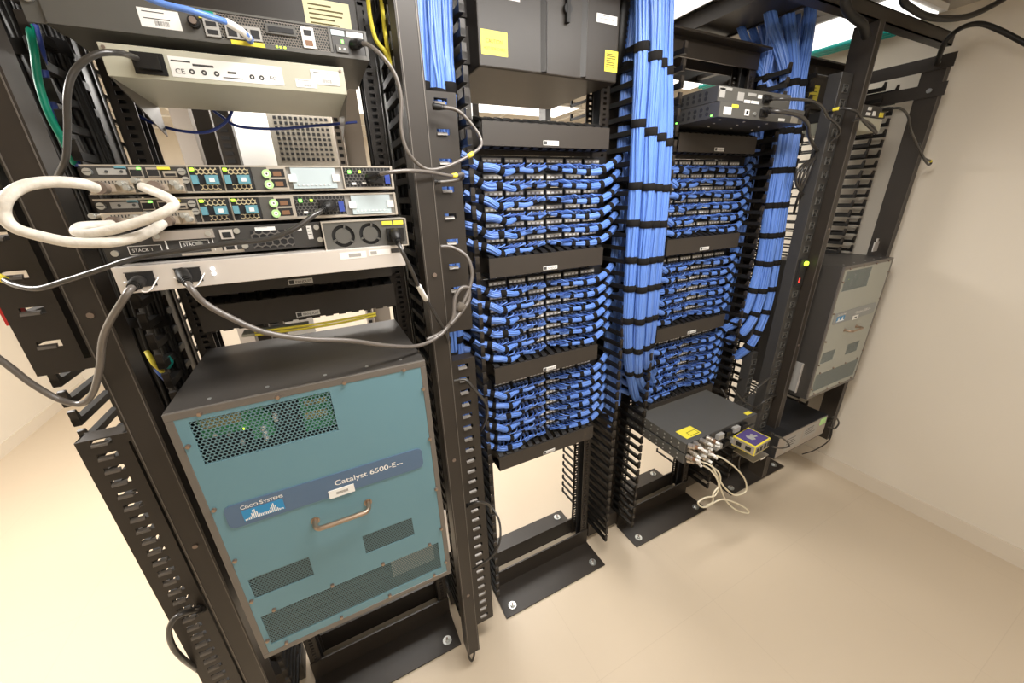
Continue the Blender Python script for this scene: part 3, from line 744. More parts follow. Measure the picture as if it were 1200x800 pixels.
b = MB().box(-.098, -.078, Y0 - .003, Y0 + .001, Z0 + .007, Z0 + .040, 'greylt').box(-.095, -.081, Y0 - .0036, Y0 - .003, Z0 + .010, Z0 + .016, 'deep').box(-.095, -.081, Y0 - .0036, Y0 - .003, Z0 + .021, Z0 + .027, 'deep')
b.box(-.102, -.098, Y0 - .003, Y0, Z0 + .03, Z0 + .040, 'yellow').box(-.095, -.081, Y0 - .004, Y0 - .003, Z0 + .032, Z0 + .040, 'green')
b.build('usb_port', t)
b = MB().box(-.070, -.020, Y0 - .003, Y0 + .001, Z0 + .008, Z0 + .027, 'greylt')
for x in (-.067, -.051, -.035): b.box(x, x + .012, Y0 - .0036, Y0 - .003, Z0 + .011, Z0 + .023, 'deep')
b.build('ethernet_port', t)
MB().box(-.066, -.018, Y0 - .0012, Y0, Z0 + .0005, Z0 + .0065, 'yellow').build('yellow_strip', t)
b = MB().box(-.012, .034, Y0 - .002, Y0 + .001, Z0 + .022, Z0 + .036, 'grey').box(-.008, .030, Y0 - .003, Y0 - .002, Z0 + .025, Z0 + .032, 'deep'); b.build('card_slot', t)
b = MB().box(.042, .062, Y0 - .002, Y0 + .001, Z0 + .008, Z0 + .038, 'white').box(.046, .058, Y0 - .0026, Y0 - .002, Z0 + .026, Z0 + .034, 'deep').box(.046, .058, Y0 - .0026, Y0 - .002, Z0 + .011, Z0 + .019, 'copper'); b.build('console_port', t)
for x in (-.002, .004, .010): MB().box(x, x + .0035, Y0 - .0008, Y0, Z0 + .003, Z0 + .0055, 'ledy').build('indicator_light', t)
b = MB().box(.091, .113, Y0, Y0 + .001, Z1 - .012, Z1 - .004, 'paleblue').box(.117, .145, Y0, Y0 + .001, Z1 - .012, Z1 - .004, 'white').box(.091, .146, Y0 + .001, Y0 + .004, Z0 + .006, Z1 - .003, 'dgrey'); b.build('supply_module', t)
MB().box(.106, .110, Y0 - .0005, Y0 + .001, Z0 + .022, Z0 + .027, 'led').build('status_light', t)
b = MB().box(.096, .116, Y0 - .003, Y0 + .001, Z0 + .007, Z0 + .018, 'grey').box(.100, .103, Y0 - .0035, Y0 - .003, Z0 + .011, Z0 + .014, 'white').box(.108, .111, Y0 - .0035, Y0 - .003, Z0 + .011, Z0 + .014, 'white'); b.build('rocker_switch', t)
# cream unit
t = thing('redundant_power_unit', 'cream-coloured slim unit with approval labels hanging below the top router', 'power unit', (-.068, .99, 1.823))
MB().box(-.238, .102, .88, 1.10, 1.823, 1.866, 'cream').build('body', t, .0008)
MB().prism([(.885, 1.823), (1.10, 1.823), (1.10, 1.77)], 'x', -.238, -.236, 'frame').build('mounting_ear', t)
MB().prism([(.885, 1.823), (1.10, 1.823), (1.10, 1.77)], 'x', .100, .102, 'frame').build('mounting_ear', t)
b = MB().box(-.203, -.163, .877, .880, 1.829, 1.858, 'plastic').box(-.196, -.168, .866, .877, 1.834, 1.853, 'plastic'); b.build('power_inlet', t)
b = MB().box(-.158, -.001, .8794, .880, 1.829, 1.857, 'white')
b.text('CE', (-.153, .8791, 1.834), .007, 'ink', width=.012)
for x in (-.131, -.115, -.098, -.048, -.034): b.ring((x, 1.838), .0038, .0015, .8790, .8794, 'ink', 12)
b.box(-.128, -.100, .8791, .8794, 1.846, 1.849, 'ink').box(-.09, -.062, .8791, .8794, 1.833, 1.8345, 'ink').box(-.155, -.13, .8791, .8794, 1.850, 1.852, 'ink').box(-.082, -.070, .8791, .8794, 1.84, 1.843, 'ink')
b.text('FC', (-.022, .8791, 1.836), .006, 'ink', width=.01)
b.build('approval_label', t)
label_sheet(.018, .052, 1.829, 1.842, .8798, 'white', 1, True, seed=6).build('barcode_sticker', t)
label_sheet(.045, .092, 1.836, 1.858, .8794, 'white', 1, True, seed=8).build('barcode_sticker', t)
MB().cyl((-.232, .88, 1.860), (-.232, .878, 1.860), .0025, 'screwdark', 8).cyl((.096, .88, 1.860), (.096, .878, 1.860), .0025, 'screwdark', 8).build('screw', t)
# switches (rear side)
def switch(zt, x0, label, psu_left):
    w, hh, y0 = .440, .041, .81; x1 = x0 + w; z0 = zt - hh
    t = thing('network_switch', label, 'switch', (x0 + w / 2, 1.0, z0), 'slim switches seen from the rear in the leftmost rack')
    X = lambda v: x0 + v; Z = lambda v: z0 + v
    b = MB().box(x0, x1, y0 + .004, y0 + .285, z0, zt, 'greylt')
    b.box(x0, x1, y0, y0 + .004, zt - .0025, zt, 'steel').box(x0, x1, y0, y0 + .004, z0, z0 + .0025, 'steel'); b.build('body', t)
    # network module
    b = MB().box(X(.001), X(.122), y0, y0 + .004, Z(.0025), Z(.0385), 'dgrey').box(X(.018), X(.050), y0 - .001, y0, Z(.027), Z(.036), 'greylt')
    b.cyl((X(.028), y0 - .002, Z(.0315)), (X(.028), y0 - .001, Z(.0315)), .002, 'ink', 8).cyl((X(.045), y0 - .002, Z(.0315)), (X(.045), y0 - .001, Z(.0315)), .002, 'ink', 8)
    b.box(X(.038), X(.051), y0 - .001, y0, Z(.0345), Z(.0385), 'bluetab'); b.build('module_panel', t)
    b = MB()
    for a in (.054, .074): b.box(X(a), X(a + .015), y0 - .003, y0, Z(.0235), Z(.037), 'steel').box(X(a + .001), X(a + .014), y0 - .0036, y0 - .003, Z(.025), Z(.034), 'deep')
    b.box(X(.093), X(.110), y0 - .003, y0, Z(.0235), Z(.032), 'steel').box(X(.095), X(.108), y0 - .0036, y0 - .003, Z(.025), Z(.0285), 'deep')
    b.build('ethernet_port', t)
    MB().box(X(.064), X(.068), y0 - .004, y0 - .003, Z(.034), Z(.037), 'led').build('indicator_light', t)
    MB().box(X(.088), X(.103), y0 - .004, y0 - .0005, Z(.034), Z(.0378), 'yellow').build('port_marker', t)
    for a, c in ((.008, .031), (.117, .031), (.119, .019)):
        MB().cyl((X(a), y0, Z(c)), (X(a), y0 - .006, Z(c)), .005, 'screw', 14).box(X(a) - .004, X(a) + .004, y0 - .0064, y0 - .006, Z(c) - .0006, Z(c) + .0006, 'ink').build('thumbscrew', t)
    # two stacking connectors (metal shells with jack screws)
    for a in (.006, .066):
        b = MB().box(X(a), X(a + .050), y0 - .012, y0, Z(.002), Z(.0215), 'bnc').box(X(a + .004), X(a + .046), y0 - .014, y0 - .012, Z(.013), Z(.019), 'steel')
        for q_ in range(7): b.box(X(a + .012 + q_ * .004), X(a + .0135 + q_ * .004), y0 - .0145, y0 - .014, Z(.014), Z(.018), 'ink')
        b.box(X(a + .010), X(a + .034), y0 - .028, y0 - .012, Z(.003), Z(.013), 'bnc')
        b.cyl((X(a + .021), y0 - .028, Z(.008)), (X(a + .021), y0 - .044, Z(.008)), .0085, 'screwdark', 14)
        b.build('stacking_connector', t)
        for c, e in ((-.004, .018), (.040, .014), (.045, .008)):
            MB().cyl((X(a + c), y0 - .004, Z(e)), (X(a + c), y0 - .026, Z(e)), .0042, 'screw', 12).cyl((X(a + c), y0 - .026, Z(e)), (X(a + c), y0 - .030, Z(e)), .0032, 'screw', 10).build('jack_screw', t)
    # fan modules
    for a in (.1245, .168):
        f = MB().box(X(a), X(a + .0405), y0 + .0005, y0 + .004, Z(.0025), Z(.0385), 'deep').box(X(a - .001), X(a + .0005), y0 - .001, y0 + .004, Z(.002), Z(.039), 'steel').build('fan_module', t)
        MB().box(X(a + .008), X(a + .037), y0 - .0008, y0 - .0003, Z(.027), Z(.037), 'hexbrass').box(X(a + .010), X(a + .037), y0 - .0008, y0 - .0003, Z(.0035), Z(.012), 'hexbrass').build('hex_grille', f)
        MB().box(X(a + .002), X(a + .010), y0 - .006, y0, Z(.013), Z(.026), 'bluetab').box(X(a + .020), X(a + .037), y0 - .006, y0, Z(.013), Z(.026), 'bluetab').box(X(a + .025), X(a + .032), y0 - .0065, y0 - .006, Z(.016), Z(.022), 'white').build('release_tab', f)
        MB().cbox((X(a + .005), y0 - .001, Z(.0345)), (.005, .003, .004), 'ledy').build('status_light', f)
    # stack power sockets
    b = MB().box(X(.2095), X(.232), y0, y0 + .004, Z(.0025), Z(.0385), 'grey').box(X(.232), X(.260), y0 - .001, y0 + .004, Z(.0025), Z(.0385), 'steel')
    for c in (.0125, .0285): b.box(X(.235), X(.257), y0 - .0015, y0 - .001, Z(c - .006), Z(c + .007), 'deep').box(X(.240), X(.252), y0 - .002, y0 - .0015, Z(c - .004), Z(c + .003), 'copper')
    b.build('stack_power_socket', t)
    for c in (.011, .028): MB().ring((X(.2305), Z(c)), .0068, .0035, y0 - .003, y0 - .001, 'ring', 18).ring((X(.2305), Z(c)), .0035, .0015, y0 - .003, y0 - .001, 'white', 14).build('socket_ring', t)
    # power supply + blank
    xa = (.262, .352) if psu_left else (.352, .262)
    a = xa[0]; wd = .084
    p = MB().box(X(a), X(a + wd), y0 + .001, y0 + .004, Z(.0025), Z(.0385), 'deep').box(X(a), X(a + wd), y0 - .002, y0 + .001, Z(.001), Z(.0045), 'steel').build('power_supply', t)
    MB().box(X(a + .002), X(a + wd - .002), y0 - .0004, y0 + .0001, Z(.0045), Z(.037), 'perfdark').build('vent_grille', p)
    MB().box(X(a + .040), X(a + .068), y0 - .008, y0, Z(.011), Z(.031), 'plastic').build('power_inlet', p)
    MB().box(X(a + .008), X(a + .013), y0 - .003, y0, Z(.0285), Z(.0335), 'led').box(X(a + .026), X(a + .030), y0 - .003, y0, Z(.029), Z(.033), 'ledy').build('status_light', p)
    MB().box(X(a + wd - .012), X(a + wd - .003), y0 - .004, y0, Z(.010), Z(.028), 'navy').build('release_tab', p)
    MB().box(X(a + .012), X(a + .019), y0 - .0012, y0 - .0004, Z(.009), Z(.013), 'white').box(X(a + .03), X(a + .037), y0 - .0012, y0 - .0004, Z(.010), Z(.0135), 'white').build('marking', p)
    a = xa[1]
    b = MB().box(X(a + .005), X(a + wd - .008), y0 - .002, y0 + .002, Z(.004), Z(.0375), 'paleblue')
    for q_ in range(8): b.cyl((X(a + .014 + q_ * .007), y0 - .002, Z(.010)), (X(a + .014 + q_ * .007), y0 - .003, Z(.010)), .0015, 'white', 6)
    b.build('blank_cover', t)
    MB().box(X(a), X(a + .012), y0 - .004, y0 - .001, Z(.015), Z(.027), 'white').box(X(a + wd - .014), X(a + wd - .002), y0 - .004, y0 - .001, Z(.015), Z(.027), 'white').build('cover_clip', t)
    MB().box(X(xa[0] - .002), X(xa[0]), y0 - .001, y0 + .004, Z(.002), Z(.039), 'steel').box(X(w - .004), X(w), y0 - .002, y0 + .01, Z(.001), Z(.040), 'steel').build('side_trim', t)
    return t
switch(1.6945, -.287, 'upper of the two slim switches with white stacking cables', False)
switch(1.6475, -.287, 'lower of the two slim switches, directly above the router with twin fans', True)
# router with twin fans
t = thing('network_router', 'dark grey router with stack slots and twin round fans, on the silver shelf', 'router', (-.065, 1.0, 1.556))
X0, X1, Y0, Z0, Z1 = -.288, .158, .79, 1.558, 1.600
MB().box(X0 - .002, .008, Y0, Y0 + .30, Z0, Z1, 'dgrey').box(.008, X1, Y0 + .01, Y0 + .30, Z0, Z1, 'dgrey').build('body', t, .0006)
b = MB()
for (a, c, e, f, txt) in ((-.262, -.222, .008, .021, 'STACK 1'), (-.198, -.160, .012, .024, 'STACK 2')):
    for q_ in ((a, c, e, e + .0008), (a, c, f - .0008, f), (a, a + .0008, e, f), (c - .0008, c, e, f)): b.box(q_[0], q_[1], Y0 - .0006, Y0, Z0 + q_[2], Z0 + q_[3], 'white')
    b.text(txt, (a + .004, Y0 - .0007, Z0 + e + .004), .005, 'white', width=.024)
b.box(-.216, -.214, Y0 - .0006, Y0, Z0 + .006, Z0 + .026, 'white').box(-.214, -.204, Y0 - .0006, Y0, Z0 + .006, Z0 + .0068, 'white').box(-.155, -.154, Y0 - .0006, Y0, Z0 + .006, Z0 + .026, 'white')
b.box(-.20, -.115, Y0 - .0006, Y0, Z0 + .001, Z0 + .005, 'steel')
b.build('slot_marking', t)
MB().box(-.228, -.150, Y0 - .004, Y0, Z0 + .0265, Z0 + .0405, 'galv').cyl((-.222, Y0 - .005, Z0 + .0335), (-.222, Y0 - .004, Z0 + .0335), .004, 'screw').cyl((-.157, Y0 - .005, Z0 + .0335), (-.157, Y0 - .004, Z0 + .0335), .004, 'screw').build('blank_plate', t)
for x, z in ((-.278, .012), (-.173, .018), (-.118, .035), (-.112, .010), (.002, .034), (.004, .012)):
    MB().cyl((x, Y0, Z0 + z), (x, Y0 - .004, Z0 + z), .0045, 'screw', 14).build('thumbscrew', t)
b = MB()
for c in (.023, .004): b.box(-.142, -.124, Y0 - .002, Y0, Z0 + c, Z0 + c + .015, 'silver').box(-.139, -.127, Y0 - .0026, Y0 - .002, Z0 + c + .002, Z0 + c + .011, 'deep')
b.build('ethernet_port', t)
MB().box(-.100, -.038, Y0 - .002, Y0 - .0012, Z0 + .004, Z0 + .033, 'hexgrey').box(-.100, -.038, Y0 - .0008, Y0 - .0002, Z0 + .004, Z0 + .033, 'deep').build('vent_grille', t)
label_sheet(-.092, -.062, Z0 + .033, Z0 + .039, Y0, 'white', 1, False).build('white_label', t)
label_sheet(-.032, -.022, Z0 + .030, Z0 + .038, Y0, 'white', 0, False).build('white_label', t)
label_sheet(-.014, -.006, Z0 + .014, Z0 + .037, Y0, 'white', 3, False).build('white_label', t)
label_sheet(-.160, -.145, Z0 + .002, Z0 + .012, Y0, 'steel', 0, False).build('white_label', t)
yp = .765
b = MB().box(.010, .012, yp, Y0 + .04, Z0 - .008, Z1 + .001, 'steel').box(.012, X1, yp, Y0 + .04, Z1 - .001, Z1 + .001, 'steel').box(X1 - .002, X1, yp, Y0 + .04, Z0 - .008, Z1 - .001, 'steel').box(.012, X1 - .002, yp, Y0 + .04, Z0 - .008, Z0 - .006, 'steel')
b.box(.012, X1 - .002, yp + .006, yp + .01, Z0 - .006, Z1 - .001, 'deep')
pm = b.build('power_supply', t)
b = MB()
ya, yb_ = yp + .001, yp + .004
fans = [(.043, 1.575, .0195), (.090, 1.576, .0195)]
# plate between the fans approximated by rings, hub discs, struts and fill pieces
b.box(.012, .0235, ya, yb_, Z0 - .006, Z1 - .001, 'grey').box(.0625, .0705, ya, yb_, Z0 - .006, Z1 - .001, 'grey').box(.1095, X1 - .002, ya, yb_, Z0 - .006, Z1 - .001, 'grey')
for cx, cz, ro in fans:
    b.box(cx - ro, cx + ro, ya, yb_, cz + ro, Z1 - .001, 'grey').box(cx - ro, cx + ro, ya, yb_, Z0 - .006, cz - ro, 'grey')
    for sx in (-1, 1):
        for sz in (-1, 1):
            pts = [(cx + sx * ro, cz + sz * ro)] + [(cx + sx * ro * math.cos(math.radians(a)), cz + sz * ro * math.sin(math.radians(a))) for a in range(0, 91, 15)]
            if sx * sz > 0: pts = pts[::-1]
            b.prism(pts, 'y', ya, yb_, 'grey')
    b.cyl((cx, ya, cz), (cx, yb_, cz), .0135, 'grey', 24)
    for a in (75, 205, 325):
        a = math.radians(a); c = Vector((cx + math.cos(a) * .0165, (ya + yb_) / 2, cz + math.sin(a) * .0165))
        b.cbox(c, (.008, .003, .003), 'grey', Matrix.Rotation(-a, 3, 'Y'))
b.build('fan_guard', pm)
MB().box(.113, .131, yp - .0005, yp + .001, Z1 - .010, Z1 - .003, 'yellow').box(.134, .152, yp - .0005, yp + .001, Z1 - .010, Z1 - .003, 'yellow').build('yellow_label', pm)
MB().box(.119, .150, yp - .009, yp + .001, Z0 + .002, Z0 + .026, 'plastic').build('power_inlet', pm)
# silver shelf unit
t = thing('power_shelf', 'silver slim power unit with two plugged mains inlets below the twin-fan router', 'power unit', (-.063, 1.0, 1.512))
Y0 = .75; Z0, Z1, X0, X1 = 1.514, 1.553, -.276, .144
MB().box(X0, X1, Y0, Y0 + .30, Z0, Z1, 'silver').build('body', t, .0008)
MB().box(.030, .075, Y0 - .0004, Y0, Z0 + .022, Z0 + .034, 'white').box(.045, .066, Y0 - .0007, Y0 - .0004, Z0 + .025, Z0 + .031, 'greylt').box(.08, .118, Y0 - .0004, Y0, Z0 + .024, Z0 + .034, 'white').box(.083, .094, Y0 - .0007, Y0 - .0004, Z0 + .026, Z0 + .032, 'greylt').box(.120, .142, Y0 - .0004, Y0, Z0 + .026, Z0 + .034, 'dgrey').build('rating_label', t)
for x in (-.263, -.206):
    b = MB().box(x, x + .032, Y0 - .001, Y0, Z0 + .008, Z0 + .030, 'deep').box(x - .001, x + .033, Y0 - .0015, Y0 - .001, Z0 + .030, Z0 + .0312, 'grey'); o = b.build('power_inlet', t)
    MB().tube(spline([(x + .002, Y0 - .001, Z0 + .018), (x + .003, Y0 - .020, Z0 + .020), (x + .012, Y0 - .026, Z0 + .016), (x + .02, Y0 - .022, Z0 + .004), (x + .028, Y0 - .018, Z0 + .006), (x + .036, Y0 - .001, Z0 + .020)], 5), .0011, 'silver', 6).build('retaining_clip', o)
for z in (.026, .018): MB().cyl((-.158, Y0, Z0 + z), (-.158, Y0 - .002, Z0 + z), .0022, 'ledw', 10).build('indicator_light', t)
# metal shelf strip with yellow cables above the chassis
b = MB().box(-.20, -.06, 1.02, 1.06, 1.345, 1.351, 'cream'); tag(b.build('shelf_strip'), 'pale strip with cables lying just above the back of the blue chassis', 'shelf')
for i in range(2):
    p = [(-.17, 1.0, 1.352 + i * .007), (-.09, .985, 1.354 + i * .007), (0, .99, 1.352 + i * .007), (.10, 1.01, 1.352 + i * .006)]
    tag(MB().tube(spline(p), .003, 'yellow', 8).build('fibre_cable'), ['lower', 'upper'][i] + ' thin yellow cable lying above the back of the blue chassis', 'cable', 'yellow cables above the blue chassis')

# ================================================================== BAY 3 / 4 DEVICES
def sw3(z0, y0, x0, x1, label, lower):
    t = thing('network_switch', label, 'switch', ((x0 + x1) / 2, 1.0, z0), 'stacked switches at the top of the third rack')
    MB().box(x0, x1, y0, 1.09, z0, z0 + .042, 'dgrey').build('body', t, .001)
    MB().box(x0 + .002, x1 - .002, y0 - .001, y0, z0 + .001, z0 + .041, 'grey').build('rear_panel', t)
    b = MB()
    for q_ in range(7):
        for k in range(2): b.cyl((x0 - .0008, y0 + .04 + q_ * .022, z0 + .014 + k * .014), (x0, y0 + .04 + q_ * .022, z0 + .014 + k * .014), .006, 'deep', 6)
    b.build('side_vent', t)
    rn = random.Random(z0)
    if lower:
        for a, c, e, f, m in ((.02, .055, .008, .028, 'white'), (.055, .085, .027, .036, 'yellow'), (.30, .33, .024, .036, 'white'), (.30, .335, .004, .012, 'white'), (.37, .41, .002, .03, 'ivory')):
            MB().box(x0 + a, x0 + c, y0 - .002, y0 - .001, z0 + e, z0 + f, m).build('sticker', t)
        MB().box(x0 + .12, x0 + .14, y0 - .003, y0 - .001, z0 + .010, z0 + .026, 'white').box(x0 + .124, x0 + .136, y0 - .0034, y0 - .003, z0 + .013, z0 + .023, 'deep').build('console_port', t)
        MB().cyl((x0 + .17, y0, z0 + .017), (x0 + .17, y0 - .004, z0 + .017), .005, 'screw').build('thumbscrew', t)
        MB().box(x0 + .195, x0 + .23, y0 - .008, y0 - .001, z0 + .01, z0 + .032, 'plastic').build('power_inlet', t)
    else:
        for a, c, e, f, m in ((.005, .03, .01, .035, 'greylt'), (.0, .06, .03, .038, 'greylt'), (.09, .12, .008, .03, 'greylt'), (.125, .155, .004, .012, 'white'), (.16, .2, .004, .012, 'white'), (.19, .21, .02, .03, 'white'), (.14, .18, .024, .032, 'greylt')):
            MB().box(x0 + a, x0 + c, y0 - .002, y0 - .001, z0 + e, z0 + f, m).build('sticker', t)
        MB().box(x0 + .215, x0 + .25, y0 - .008, y0 - .001, z0 + .01, z0 + .032, 'plastic').build('power_inlet', t)
    MB().box(x0 - .0005, x0, y0 + .19, y0 + .22, z0 + .004, z0 + .03, 'screw').build('mounting_ear', t)
    b = MB()
    if lower:
        for q_ in range(9): b.cyl((x0 + .05 + q_ * .04, y0 + .03 + (q_ % 3) * .05, z0), (x0 + .05 + q_ * .04, y0 + .03 + (q_ % 3) * .05, z0 - .001), .004, 'white', 8)
        b.build('foot_rivet', t)
        MB().box(x0 - .001, x0, y0 + .02, y0 + .026, z0 + .005, z0 + .009, 'led').box(x0 - .001, x0, y0 + .15, y0 + .156, z0 + .005, z0 + .009, 'led').build('indicator_light', t)
sw3(1.840, .87, 1.145, 1.588, 'lower of the two stacked dark switches above the third rack ducts', True)
sw3(1.884, .885, 1.15, 1.52, 'upper of the two stacked dark switches above the third rack ducts', False)
# bottom device pair with coax
def lowdev(z0, x0, label, top):
    x1 = x0 + .44; y0 = .775
    t = thing('network_switch', label, 'switch', ((x0 + x1) / 2, 1.0, z0), 'stacked devices at the bottom of the third rack')
    MB().box(x0, x1, y0, y0 + .31, z0, z0 + .043, 'grey').build('body', t, .001)
    b = MB().box(x0 + .004, x1 - .004, y0 - .003, y0, z0 + .002, z0 + .041, 'dgrey'); b.build('rear_panel', t)
    b = MB()
    for q_ in range(8):
        for k in range(2): b.cyl((x0 - .001, y0 + .03 + q_ * .035, z0 + .012 + k * .018), (x0, y0 + .03 + q_ * .035, z0 + .012 + k * .018), .0035, 'screw', 8)
    b.build('side_rivet', t)
    if top:
        MB().box(x0 + .03, x0 + .115, y0 + .02, y0 + .075, z0 + .043, z0 + .0438, 'yellow').box(x0 + .06, x0 + .108, y0 + .025, y0 + .05, z0 + .0438, z0 + .0440, 'inky').box(x0 + .063, x0 + .105, y0 + .028, y0 + .047, z0 + .0440, z0 + .0442, 'yellow').build('yellow_label', t)
        MB().box(x0 + .39, x0 + .425, y0 + .012, y0 + .03, z0 + .043, z0 + .0438, 'yellow').build('yellow_label', t)
    rn = random.Random(5 + top); 
    for q_ in range(8):
        x = x0 + .014 + (q_ // 2) * .034 + .008 * (q_ % 2); z = z0 + .034 - .022 * (q_ % 2)
        d = Vector((rn.uniform(-.35, .45), -1, rn.uniform(-.4, .35))).normalized(); p = Vector((x, y0 - .003, z))
        b = MB().cyl(p, p + d * .016, .0105, 'bnc', 12).cyl(p + d * .016, p + d * .036, .0085, 'ivory' if q_ % 3 else 'copper', 10).cyl(p + d * .036, p + d * .05, .0055, 'white', 10).cyl(p + d * .018, p + d * .026, .0112, 'bnc', 6)
        b.build('coax_connector', t)
    b = MB()
    for q_ in range(4): b.box(x0 + .17 + q_ * .05, x0 + .205 + q_ * .05, y0 - .018, y0 - .003, z0 + .010, z0 + .032, 'plastic' if q_ % 2 else 'greylt')
    b.build('serial_port', t)
lowdev(.690, 1.108, 'upper of two dark grey devices with yellow labels at the bottom of the third rack', True)
lowdev(.640, 1.108, 'lower of two dark grey devices at the bottom of the third rack', False)
# purple-topped box
def rbox(name, label, cat, c, size, ang, fn):
    t = thing(name, label, cat, c); t.rotation_euler = (0, 0, ang); fn(t, size); return t
c0 = W(880, 517, .72)
t = thing('converter_box', 'small box with purple top and yellow edging beside the third rack devices', 'converter', tuple(c0))
def at0(b, name, par):
    o = bpy.data.objects.new(name, b.mesh(name)); COL.objects.link(o); o.parent = par; return o
at0(MB().box(-.055, .055, -.045, .045, -.022, .022, 'yellow'), 'body', t)
at0(MB().box(-.050, .050, -.040, .040, .022, .0232, 'purple').box(-.052, .052, -.0462, -.045, -.018, .017, 'ivory').box(-.0562, -.055, -.042, .042, -.018, .017, 'steel'), 'panel', t)
b = MB()
for x in (-.045, -.02, .01, .035): b.box(x, x + .016, -.0468, -.0462, -.012, .010, 'deep')
for y in (-.03, .008): b.box(-.0568, -.0562, y, y + .022, -.010, .008, 'deep')
at0(b, 'port', t)
b = MB().ring((0, 0), .012, .004, 0, .001, 'white', 14)
b = MB().prism([(-.022, -.012), (-.004, -.018), (.002, -.006), (.02, -.012), (.024, -.004), (.006, .002), (.02, .008), (.012, .014), (-.004, .008), (-.014, .018), (-.024, .008)], 'z', .0232, .0238, 'greylt')
at0(b, 'emblem', t)
t.rotation_euler = (0, 0, math.radians(4))
c1 = W(886, 534, .715)
b = MB().box(c1.x - .05, c1.x + .055, c1.y - .02, c1.y + .07, c1.z - .003, c1.z, 'steel').box(c1.x + .0, c1.x + .03, c1.y - .0215, c1.y - .02, c1.z - .008, c1.z, 'white')
tag(b.build('support_plate'), 'small metal plate under the purple-topped box', 'plate')
# slim unit bottom of bay 4
t = thing('power_unit', 'slim unit with black lid and pale front at the bottom beside the right wall', 'power unit', (2.04, .95, .375))
MB().box(1.82, 2.26, .79, 1.12, .375, .50, 'deep').build('body', t, .002)
b = MB().box(1.825, 2.255, .787, .79, .385, .495, 'galv'); b.build('front_panel', t)
label_sheet(1.88, 2.02, .40, .48, .787, 'greylt', 4, False, seed=4).build('white_label', t)
label_sheet(2.04, 2.17, .42, .485, .787, 'greylt', 4, False, seed=9).build('white_label', t)
MB().box(2.19, 2.24, .784, .787, .455, .49, 'ring').build('green_connector', t)
# small device top bay 4
t = thing('network_switch', 'small grey device with a yellow label beside the wall-side channel, above the grey chassis', 'switch', (2.03, .95, 1.835))
MB().box(1.935, 2.135, .86, 1.10, 1.884, 1.922, 'dgrey').build('body', t)
MB().box(1.935, 2.125, .862, 1.05, 1.835, 1.882, 'cream').build('lower_module', t)
MB().box(2.085, 2.115, .858, .86, 1.887, 1.903, 'yellow').box(1.985, 2.01, .858, .86, 1.905, 1.916, 'white').box(1.98, 2.01, .858, .86, 1.888, 1.898, 'white').box(2.03, 2.05, .858, .86, 1.889, 1.904, 'white').build('sticker', t)
# PDU strips
def pdu(x0, x1, y0, z0, z1, label, n):
    t = thing('power_strip', label, 'power strip', ((x0 + x1) / 2, y0, z0), 'vertical power strips left of the grey chassis')
    MB().box(x0, x1, y0, y0 + .045, z0, z1, 'dgrey').build('body', t, .002)
    cx = (x0 + x1) / 2
    sock = MB()
    for q_ in ((-.016, .016, -.014, -.012), (-.016, .016, .012, .014), (-.016, -.014, -.012, .012), (.014, .016, -.012, .012)): sock.box(q_[0], q_[1], -.004, 0, q_[2], q_[3], 'grey')
    sock.box(-.014, .014, -.001, 0, -.012, .012, 'deep').box(-.008, -.005, -.0025, -.001, -.004, .004, 'grey').box(.005, .008, -.0025, -.001, -.004, .004, 'grey').box(-.002, .002, -.0025, -.001, .003, .008, 'grey')
    sm_ = sock.mesh('socket')
    for k in range(n):
        z = z0 + .05 + (z1 - z0 - .1) * k / (n - 1)
        if abs(z - 1.29) < .075: continue
        part('socket', sm_, t, (0, -.0, z - z0))
    return t
t = pdu(1.80, 1.878, .885, .42, 2.02, 'long black power strip with a green lamp and red digits left of the narrow channel', 32)
tx = 1.839
MB().box(tx - .026, tx + .026, .877, .885, 1.23, 1.35, 'deep').build('meter', t)
MB().cyl((tx + .010, .877, 1.33), (tx + .010, .868, 1.33), .010, 'ledy', 14).build('lamp', t)
b = MB().text('8', (tx - .012, .8765, 1.25), .020, 'ledr', squash=.8, bold=.02); b.build('digit_display', t)
pdu(1.745, 1.79, .98, .95, 1.70, 'shorter dark power strip between the blue bundles and the longer strip', 16)
t = pdu(1.76, 1.80, .96, .35, .90, 'short lower dark power strip beside the converter box', 10)

# ================================================================== BACKGROUND ROW
def wcol(px0, px1, Y, z0, z1, m, name, label, cat, dy=.08, perf=False):
    a = W(px0, 150, Y).x; c = W(px1, 150, Y).x
    b = MB().box(a, c, Y, Y + dy, z0, z1, m)
    if perf:
        z = z0 + .03
        while z < z1: b.box(a + .2 * (c - a), a + .7 * (c - a), Y - .002, Y, z, z + .016, 'deep'); z += .032
    return tag(b.build(name), label, cat)
wcol(204, 226, 2.3, 0, ZC, 'galv', 'rear_post', 'pale grey post in the background seen under the cream unit, left of the broad panel', 'post')
wcol(226, 250, 2.42, 0, ZC, 'black', 'partition', 'brownish grey panel in the background behind the dangling blue cable', 'panel')
wcol(252, 272, 2.3, 0, ZC, 'black', 'rear_post', 'dark perforated post in the background behind the dangling blue cable', 'post', perf=True)
wcol(391, 400, 2.3, 0, ZC, 'galv', 'rear_post', 'narrow pale post right of the background grille', 'post', perf=True)
wcol(402, 424, 2.32, 0, ZC, 'galv', 'rear_post', 'grey post in the background below the cream unit right end', 'post')
t = thing('wall_grille', 'cream louvred grille in the background below the cream unit', 'grille', (.035, 2.5, 1.80))
MB().box(-.115, .185, 2.5, 2.53, 1.60, 2.10, 'ivory').build('body', t)
b = MB()
for k in range(9):
    for q_ in range(11): b.box(-.088 + q_ * .024, -.074 + q_ * .024, 2.497, 2.5, 1.855 + k * .024, 1.868 + k * .024, 'deep')
b.build('louvre', t)
b = MB().box(-.36, -.12, 2.6, 2.64, .3, ZC, 'white'); tag(b.build('rear_cabinet'), 'white cabinet side in the background left of the grille', 'cabinet')
